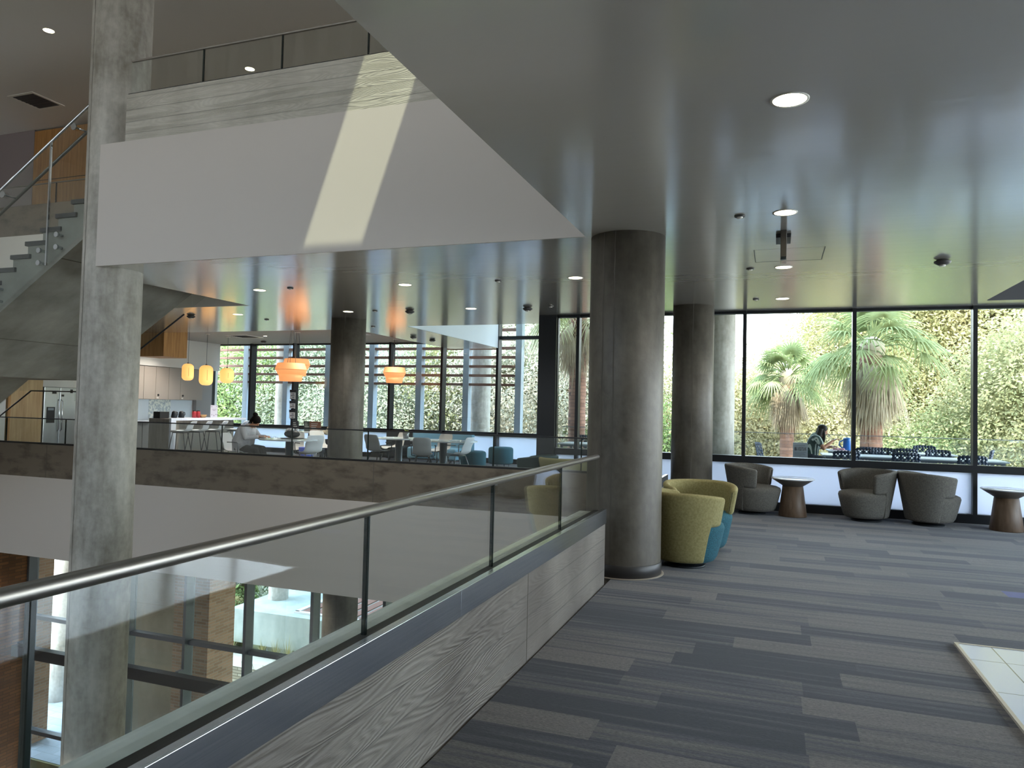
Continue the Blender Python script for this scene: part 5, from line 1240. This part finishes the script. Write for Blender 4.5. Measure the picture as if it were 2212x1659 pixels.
# ------------------------------------------------------------------ louvres and fins outside the dining windows
fx = [-18.0, -16.4, -14.82, -13.24, -11.66, -10.04, -8.50, -6.88]
lab = ['at the far left beside the kitchen wall', 'second from the kitchen wall', 'between the long pendants and the window post', 'behind the tiered pendants', 'just left of the dining column', 'right of the dining column', 'behind the pale recess', 'at the right end near the dark corner post']
for i, x in enumerate(fx):
    e = empty('louvre_screen', (x, 19.6, -0.3), 0, 'outdoor pale fin with brown horizontal louvres '+lab[i], 'sun screen', 'louvre screens outside the dining windows')
    MB().box(-0.09, 0.09, -0.12, 0.12, 0, 5.2).build('fin', 'fin', e)
    if i:
        mb = MB(); w = x-fx[i-1]
        for z in (2.17, 2.435, 2.70, 2.965, 3.23, 3.495, 3.76, 4.025, 4.29, 4.55): mb.box(-w+0.09, -0.09, -0.10, 0.10, z+0.3-0.035, z+0.3+0.035)
        mb.build('louvres', 'louvre', e)

# ------------------------------------------------------------------ ground level outside
struct('floor_ground', MB().box(-45, 40, 12.85, 75, LZ-0.4, LZ), 'lawn')
o = MB().box(-26, -13.7, 12.9, 17.9, LZ, LZ+0.01).build('paving', 'paving'); tag(o, 'grey brick paving outside the lower windows', 'paving', kind='stuff')
column(-19.42, 15.65, LZ, 5.5, 0.33, 'pale outdoor column standing on the paving at lower left')
o = MB().box(-18.1, -17.45, 13.2, 13.8, LZ, -1.0).build('brick_pier', 'tan_brick'); tag(o, 'narrow tan brick pier beside the outdoor column at lower left', 'pier')
o = MB().box(-13.85, -12.78, 14.2, 15.1, LZ, -0.5).build('brick_pier', 'tan_brick'); tag(o, 'broad tan brick pier in the middle of the lower windows', 'pier')
struct('wall_outside', MB().box(-15.2, -13.86, 14.25, 14.6, LZ, -0.5), 'tan_concrete')
e = empty('concrete_canopy', (-13.2, 21.5, LZ), 0, 'pale raised concrete slab on thick legs outside the lower windows', 'canopy')
MB().box(-3.4, 4.6, -2.1, 3.0, 0.95, 2.0).build('slab', 'ext_concrete', e)
MB().box(-2.1, -1.1, -1.9, -1.2, 0, 0.95).build('leg', 'ext_concrete', e); MB().box(3.0, 4.2, -1.9, -1.2, 0, 0.95).build('leg', 'ext_concrete', e)
mb = MB()
for k in range(14): mb.box(-1.0+0.40*k, -0.72+0.40*k, -1.6, 2.6, 2.0, 2.04)
mb.build('brown_slats', 'louvre', e)
MB().box(-1.2, -1.04, -1.7, 2.7, 2.0, 2.06).box(-1.2, 4.6, -1.75, -1.62, 2.0, 2.06).build('white_edging', 'white_wall', e)
o = MB().box(-18.0, -13.9, 18.3, 18.7, LZ, -6.55).build('stone_wall', 'stone'); tag(o, 'low rough stone retaining wall outside the lower windows', 'wall')
o = MB().box(-18.0, -13.9, 18.7, 19.3, LZ, -6.56).build('planter_bed', mat('pale_gravel', 'cfc9b6', 0.9)); tag(o, 'pale sunlit gravel bed behind the stone wall', 'gravel', kind='stuff')
o = MB().box(-19.0, -14.5, 26.0, 26.3, LZ, -3.0).build('slatted_fence', mat('dark_fence', '4a4d4a', 0.8)); tag(o, 'dark fence behind the shrubs outside the lower windows', 'fence')

# ------------------------------------------------------------------ trees
def leaf_mat(name, cols, trans=0.45):
    m = bpy.data.materials.new(name); m.use_nodes = True; nt = m.node_tree; nt.nodes.clear()
    o = nt.nodes.new('ShaderNodeOutputMaterial'); d = nt.nodes.new('ShaderNodeBsdfDiffuse'); t = nt.nodes.new('ShaderNodeBsdfTranslucent'); x = nt.nodes.new('ShaderNodeMixShader')
    tc = nt.nodes.new('ShaderNodeTexCoord'); n = nt.nodes.new('ShaderNodeTexNoise'); n.inputs['Scale'].default_value = 1.1; n.inputs['Detail'].default_value = 9; n.inputs['Roughness'].default_value = 0.75
    oi = nt.nodes.new('ShaderNodeObjectInfo'); ad = nt.nodes.new('ShaderNodeMath'); ad.operation = 'MULTIPLY_ADD'; ad.inputs[1].default_value = 0.35
    nt.links.new(tc.outputs['Object'], n.inputs['Vector']); nt.links.new(oi.outputs['Random'], ad.inputs[0]); nt.links.new(n.outputs['Fac'], ad.inputs[2])
    r = nt.nodes.new('ShaderNodeValToRGB'); e = r.color_ramp.elements
    e[0].position = 0.42; e[0].color = rgb(cols[0]); e[1].position = 0.9; e[1].color = rgb(cols[-1])
    for k, c in enumerate(cols[1:-1]): q = e.new(0.42+0.48*(k+1)/(len(cols)-1)); q.color = rgb(c)
    nt.links.new(ad.outputs[0], r.inputs[0]); nt.links.new(r.outputs[0], d.inputs[0]); nt.links.new(r.outputs[0], t.inputs[0])
    x.inputs[0].default_value = trans; nt.links.new(d.outputs[0], x.inputs[1]); nt.links.new(t.outputs[0], x.inputs[2]); nt.links.new(x.outputs[0], o.inputs[0]); return m
MT['leaf_olive'] = leaf_mat('olive_leaves', ['69724c', '8c8f66', 'aaa67e', 'b8ac88'])
MT['leaf_grey'] = leaf_mat('grey_green_leaves', ['6f7b69', '929b86', 'b1b3a0', 'a9a190'])
MT['leaf_green'] = leaf_mat('fresh_green_leaves', ['667c4c', '8a9c66', 'adb784'])
MT['leaf_yellow'] = leaf_mat('yellow_green_leaves', ['7b8054', 'a09b6a', 'b9b083', 'b69e76'])
MT['bark'] = mat('tree_bark', '6a5c4c', 0.9)
def leaves_mesh(name, seed, rx, ry, rz, clumps, per, size, hollow=0.55):
    rg = np.random.default_rng(seed)
    d = rg.normal(size=(clumps, 3)); d /= np.linalg.norm(d, axis=1)[:, None]
    ph = rg.uniform(0, 6.28, 6)
    lump = 1+0.13*np.sin(d[:, 0]*5+ph[0])*np.sin(d[:, 1]*4+ph[1])+0.12*np.sin(d[:, 2]*6+ph[2]+d[:, 0]*3)
    rad = lump*(hollow+(1-hollow)*rg.uniform(0, 1, clumps)**0.5)
    c = d*rad[:, None]*np.array([rx, ry, rz])
    cs = rg.uniform(0.25, 0.5, clumps)*min(rx, rz)/3.5
    p = np.repeat(c, per, 0)+rg.normal(size=(clumps*per, 3))*np.repeat(cs, per)[:, None]
    n = clumps*per
    out = p/np.array([rx, ry, rz]); out /= np.linalg.norm(out, axis=1)[:, None]+1e-6
    nr = rg.normal(size=(n, 3))*0.8+out*0.6+np.array([0, 0, 0.5]); nr /= np.linalg.norm(nr, axis=1)[:, None]
    a = rg.normal(size=(n, 3)); u = np.cross(nr, a); u /= np.linalg.norm(u, axis=1)[:, None]; v = np.cross(nr, u)
    s_ = size*rg.uniform(0.6, 1.3, n)[:, None]
    V = np.stack([p-u*s_, p+v*s_*0.45, p+u*s_, p-v*s_*0.45], 1).reshape(-1, 3)
    me = bpy.data.meshes.new(name); me.vertices.add(len(V)); me.vertices.foreach_set('co', V.ravel().astype(np.float32))
    me.loops.add(n*4); me.loops.foreach_set('vertex_index', np.arange(n*4, dtype=np.int32)); me.polygons.add(n)
    me.polygons.foreach_set('loop_start', np.arange(0, n*4, 4, dtype=np.int32)); me.update(calc_edges=True); me.validate(); return me
CR = [leaves_mesh('crown', 1, 3.6, 3.2, 4.2, 800, 170, 0.058), leaves_mesh('crown', 2, 3.8, 3.2, 3.6, 800, 170, 0.056), leaves_mesh('crown', 3, 3.0, 3.0, 4.6, 750, 170, 0.06)]
BS = [leaves_mesh('bush', 5, 1.5, 1.2, 1.1, 130, 90, 0.075, 0.3)]
def tree(x, y, zc, kind, m, s_, label, rz=0.0, group='trees beyond the glass', name='tree'):
    e = empty(name, (x, y, LZ), rz, label, 'tree', group)
    o = bpy.data.objects.new('crown', CR[kind]); COL.objects.link(o); o.parent = e; o.location = (0, 0, zc-LZ); o.scale = (s_, s_, s_)
    if not CR[kind].materials: CR[kind].materials.append(MT[m])
    o.material_slots[0].link = 'OBJECT'; o.material_slots[0].material = MT[m]
    mb = MB(); rn = random.Random(int(x*10+y)); h = zc-LZ
    mb.tube([(0, 0, 0), (rn.uniform(-.2, .2), 0, h*0.5), (rn.uniform(-.4, .4), 0, h*1.1)], [0.26*s_, 0.2*s_, 0.08*s_], 10)
    for k in range(7):
        a = rn.uniform(0, 2*PI); z = h*rn.uniform(0.55, 0.95); l = rn.uniform(1.5, 2.8)*s_
        mb.tube([(0, 0, z), (l*0.5*math.cos(a), l*0.5*math.sin(a), z+l*0.3), (l*math.cos(a), l*math.sin(a), z+l*0.8)], [0.08*s_, 0.05*s_, 0.02*s_], 6)
    mb.build('trunk', 'bark', e)
def bush(x, y, z, m, s_, label, rz=0.0):
    e = empty('shrub', (x, y, z), rz, label, 'shrub', 'garden shrubs')
    o = bpy.data.objects.new('foliage', BS[0]); COL.objects.link(o); o.parent = e; o.location = (0, 0, 0.8*s_); o.scale = (s_, s_, s_)
    if not BS[0].materials: BS[0].materials.append(MT[m])
    o.material_slots[0].link = 'OBJECT'; o.material_slots[0].material = MT[m]
TR = [(-36, 34, 1.5, 1, 'leaf_olive', 1.5, 'olive tree at the far left behind the louvres of the dining windows'),
      (-27.5, 28, -0.5, 0, 'leaf_grey', 1.15, 'grey green tree seen beside the kitchen wall window'),
      (-22.8, 27.5, 0.0, 2, 'leaf_green', 1.15, 'pale green tree seen between the long amber pendants and the bar'),
      (-18.8, 28.5, 0.5, 1, 'leaf_grey', 1.15, 'grey green tree above the head of the woman reading'),
      (-15.0, 27.5, -0.3, 0, 'leaf_grey', 1.1, 'grey green tree just left of the dining column'),
      (-11.6, 28.5, 0.3, 2, 'leaf_olive', 1.15, 'olive tree just right of the dining column'),
      (-8.6, 28.0, 1.5, 1, 'leaf_grey', 1.2, 'grey tree behind the lone tiered pendant'),
      (-24.5, 35, 4.5, 1, 'leaf_olive', 1.6, 'tall olive tree behind the tiered pendants'),
      (-15.5, 36, 5.0, 0, 'leaf_grey', 1.6, 'tall grey green tree filling the middle dining windows'),
      (-11.0, 36, 5.5, 2, 'leaf_olive', 1.6, 'tall olive tree left of the dark corner post'),
      (-5.0, 27.0, -2.2, 1, 'leaf_green', 1.0, 'green tree behind the palm left of the thick column'),
      (-10.2, 33.5, 1.2, 0, 'leaf_yellow', 1.2, 'yellowish tree behind the thick column'),
      (-2.8, 29.5, -1.0, 1, 'leaf_olive', 1.1, 'low olive tree right of the outdoor column'),
      (0.6, 28.5, -0.9, 0, 'leaf_olive', 1.15, 'olive tree behind the outdoor woman'),
      (4.0, 32.5, 2.4, 2, 'leaf_yellow', 1.15, 'yellow green tree between the two palms'),
      (4.6, 27.5, -2.4, 1, 'leaf_green', 0.95, 'bright green low tree right of the palm trunk'),
      (8.4, 26.5, 0.4, 0, 'leaf_olive', 1.15, 'dense olive tree filling the right window'),
      (7.6, 34.0, 4.6, 1, 'leaf_yellow', 1.45, 'tall yellow green tree behind the large palm'),
      (12.2, 31.0, 3.2, 2, 'leaf_olive', 1.45, 'tall olive tree at the right edge'),
      (9.6, 35.0, 6.0, 0, 'leaf_yellow', 1.4, 'tallest yellow green tree at upper right')]
for i, (x, y, zc, k, m, s_, l) in enumerate(TR): tree(x, y, zc, k, m, s_, l, rz=i*1.3)
for i, (x, y, z, m, s_, l) in enumerate([(-19.6, 24.5, LZ, 'leaf_green', 1.5, 'green shrub outside behind the lower left column'), (-16.9, 23.8, LZ, 'leaf_grey', 1.4, 'grey green shrub outside right of the brick pier'),
        (-18.3, 20.6, -6.8, 'leaf_yellow', 0.8, 'small yellow shrub behind the stone wall, left'), (-17.4, 20.2, -6.8, 'leaf_green', 0.7, 'small green shrub behind the stone wall, right'),
        (-13.0, 25.6, LZ, 'leaf_yellow', 1.3, 'yellowish shrub under the raised concrete slab'), (-9.5, 25.5, LZ, 'leaf_olive', 1.3, 'olive shrub behind the slatted deck'),
        (-21.5, 19.5, LZ, 'leaf_grey', 0.9, 'low grey shrub beside the paving'), (3.6, 21.3, -1.2, 'leaf_yellow', 0.7, 'pale yellow bush top rising behind the terrace railing')]): bush(x, y, z, m, s_, l, i*0.9)
# grasses
mb = MB(); rn = random.Random(3)
for c in range(7):
    cx, cy = -17.5+c*0.55, 19.2+rn.uniform(-.1, .25)
    for k in range(45):
        a = rn.uniform(0, 2*PI); l = rn.uniform(0.5, 1.0); t = rn.uniform(0.1, 0.6); d = Vector((math.cos(a)*math.sin(t), math.sin(a)*math.sin(t), math.cos(t))); s_ = Vector((-math.sin(a), math.cos(a), 0))*0.012
        p = Vector((cx, cy, -6.6)); P = []
        for q in range(4): u = q/3; w = p+d*l*u+Vector((0, 0, -0.35*l*u*u*t)); P.append([tuple(w-s_*(1-u)), tuple(w+s_*(1-u))])
        mb.grid(P)
tag(mb.build('ornamental_grass', mat('straw_grass', 'b7b07a', 0.8)), 'straw coloured ornamental grass above the stone wall', 'grass', kind='stuff')

# bare twiggy tree against the sky
e = empty('bare_tree', (-0.3, 33.0, LZ), 0, 'leafless twiggy tree against the white sky left of the small palm', 'tree')
mb = MB(); rn = random.Random(12)
def branch(p, d, l, r, n):
    q = p+d*l; mb.tube([p, p+d*l*0.5+Vector((rn.uniform(-.05, .05)*l, 0, 0)), q], [r, r*0.8, r*0.6], 5)
    if n:
        for k in range(3 if n > 1 else 4):
            dd = (d+Vector((rn.uniform(-.75, .75), rn.uniform(-.6, .6), rn.uniform(-.25, .5)))).normalized(); branch(q, dd, l*0.68, r*0.6, n-1)
branch(Vector((0, 0, 0)), Vector((0.02, 0, 1)), 5.5, 0.16, 0)
for k in range(5): branch(Vector((0.1, 0, 5.3)), Vector((rn.uniform(-.6, .6), rn.uniform(-.4, .4), 1)).normalized(), 2.2, 0.07, 4)
mb.build('branches', mat('pinkish_twigs', '9a8078', 0.9), e)

# palms
MT['frond_green'] = leaf_mat('palm_green', ['7d8a5c', '9fa678', 'c4c49c'], 0.3)
MT['frond_dead'] = leaf_mat('palm_dead', ['8a7866', 'ae9f88', 'd0c4ae'], 0.15)
MT['palm_trunk'] = mat('palm_trunk', '8c6552', 0.9); brick_mat(MT['palm_trunk'], '9a7260', '7c5848', '5d4338', bw=0.35, bh=0.10, ms=0.006)
def frond(mb, base, az, el, pet, fan, droop, rn, segs=22, wide=1.9):
    """fan-palm leaf: stalk plus radiating narrow blades"""
    h = Vector((math.cos(az), math.sin(az), 0)); d = (h*math.cos(el)+Vector((0, 0, math.sin(el)))).normalized(); side = Vector((-math.sin(az), math.cos(az), 0)); up = side.cross(d)*-1
    mid = base+d*pet*0.55; tip = base+d*pet+Vector((0, 0, -droop*0.25*pet))
    mb.tube([base, mid, tip], [0.022, 0.016, 0.01], 4)
    d2 = (tip-mid).normalized()
    for k in range(segs):
        t = -wide+2*wide*k/(segs-1); l = fan*(1-0.22*abs(t)/wide)*rn.uniform(0.85, 1.05)
        dd = (d2*math.cos(t)+side*math.sin(t)+up*0.12*math.cos(t)).normalized(); nn = dd.cross(up); nn = nn.normalized() if nn.length > 1e-3 else side
        P = []
        for q in range(5):
            u = q/4; c = tip+dd*l*u+Vector((0, 0, -droop*l*(u**2.2)*0.75)); w = 0.022*math.sin(PI*min(1, 0.25+0.72*u))
            P.append([tuple(c-nn*w), tuple(c+nn*w)])
        mb.grid(P, False)
def palm(x, y, zt, r, label, seed, fr=42, dead=70, pet=1.2, fan=1.0, skirt=2.6):
    e = empty('fan_palm', (x, y, LZ), 0, label, 'palm', 'fan palms beyond the terrace'); rn = random.Random(seed); h = zt-LZ
    n = int(h/0.4); prof = [(r*(1.15 if k == 0 else 1.0+0.05*(k % 2)), h*k/n) for k in range(n+1)]
    MB().lathe(prof, 20).build('trunk', 'palm_trunk', e)
    mb = MB()
    for k in range(fr):
        f_ = k/fr; el = R(82-100*f_+rn.uniform(-8, 8)); frond(mb, Vector((0, 0, h)), rn.uniform(0, 2*PI)+k*2.4, el, pet*rn.uniform(0.85, 1.2), fan*rn.uniform(0.85, 1.15), 0.35+0.75*f_, rn)
    mb.build('green_fronds', 'frond_green', e)
    mb = MB()
    for k in range(dead):
        f_ = k/dead; wide_ = f_ < 0.6; el = R(-30-50*rn.random()) if wide_ else R(-62-26*rn.random()); frond(mb, Vector((0, 0, h+0.05-f_*skirt*0.25)), rn.uniform(0, 2*PI), el, pet*(0.62 if wide_ else 0.5)*rn.uniform(0.5, 1.0), fan*rn.uniform(0.5, 0.95 if wide_ else 0.75), 1.3, rn, segs=9, wide=0.55)
    mb.ball((0, 0, h-0.05), (r*1.25, r*1.25, 0.35), 12, 8); mb.build('dead_frond_skirt', 'frond_dead', e)
palm(2.42, 21.5, 3.35, 0.27, 'large fan palm with a shaggy dry skirt right of the left window post', 5, fr=46, dead=170, pet=1.05, fan=1.0, skirt=3.0)
palm(0.36, 24.0, 2.65, 0.20, 'smaller fan palm with dry hanging fronds above the outdoor woman', 8, fr=46, dead=90, pet=0.8, fan=0.75, skirt=2.6)
palm(-5.35, 20.3, 4.4, 0.24, 'fan palm seen in the strip of window left of the thick column', 11, fr=44, dead=60, pet=1.1, fan=1.0, skirt=1.6)
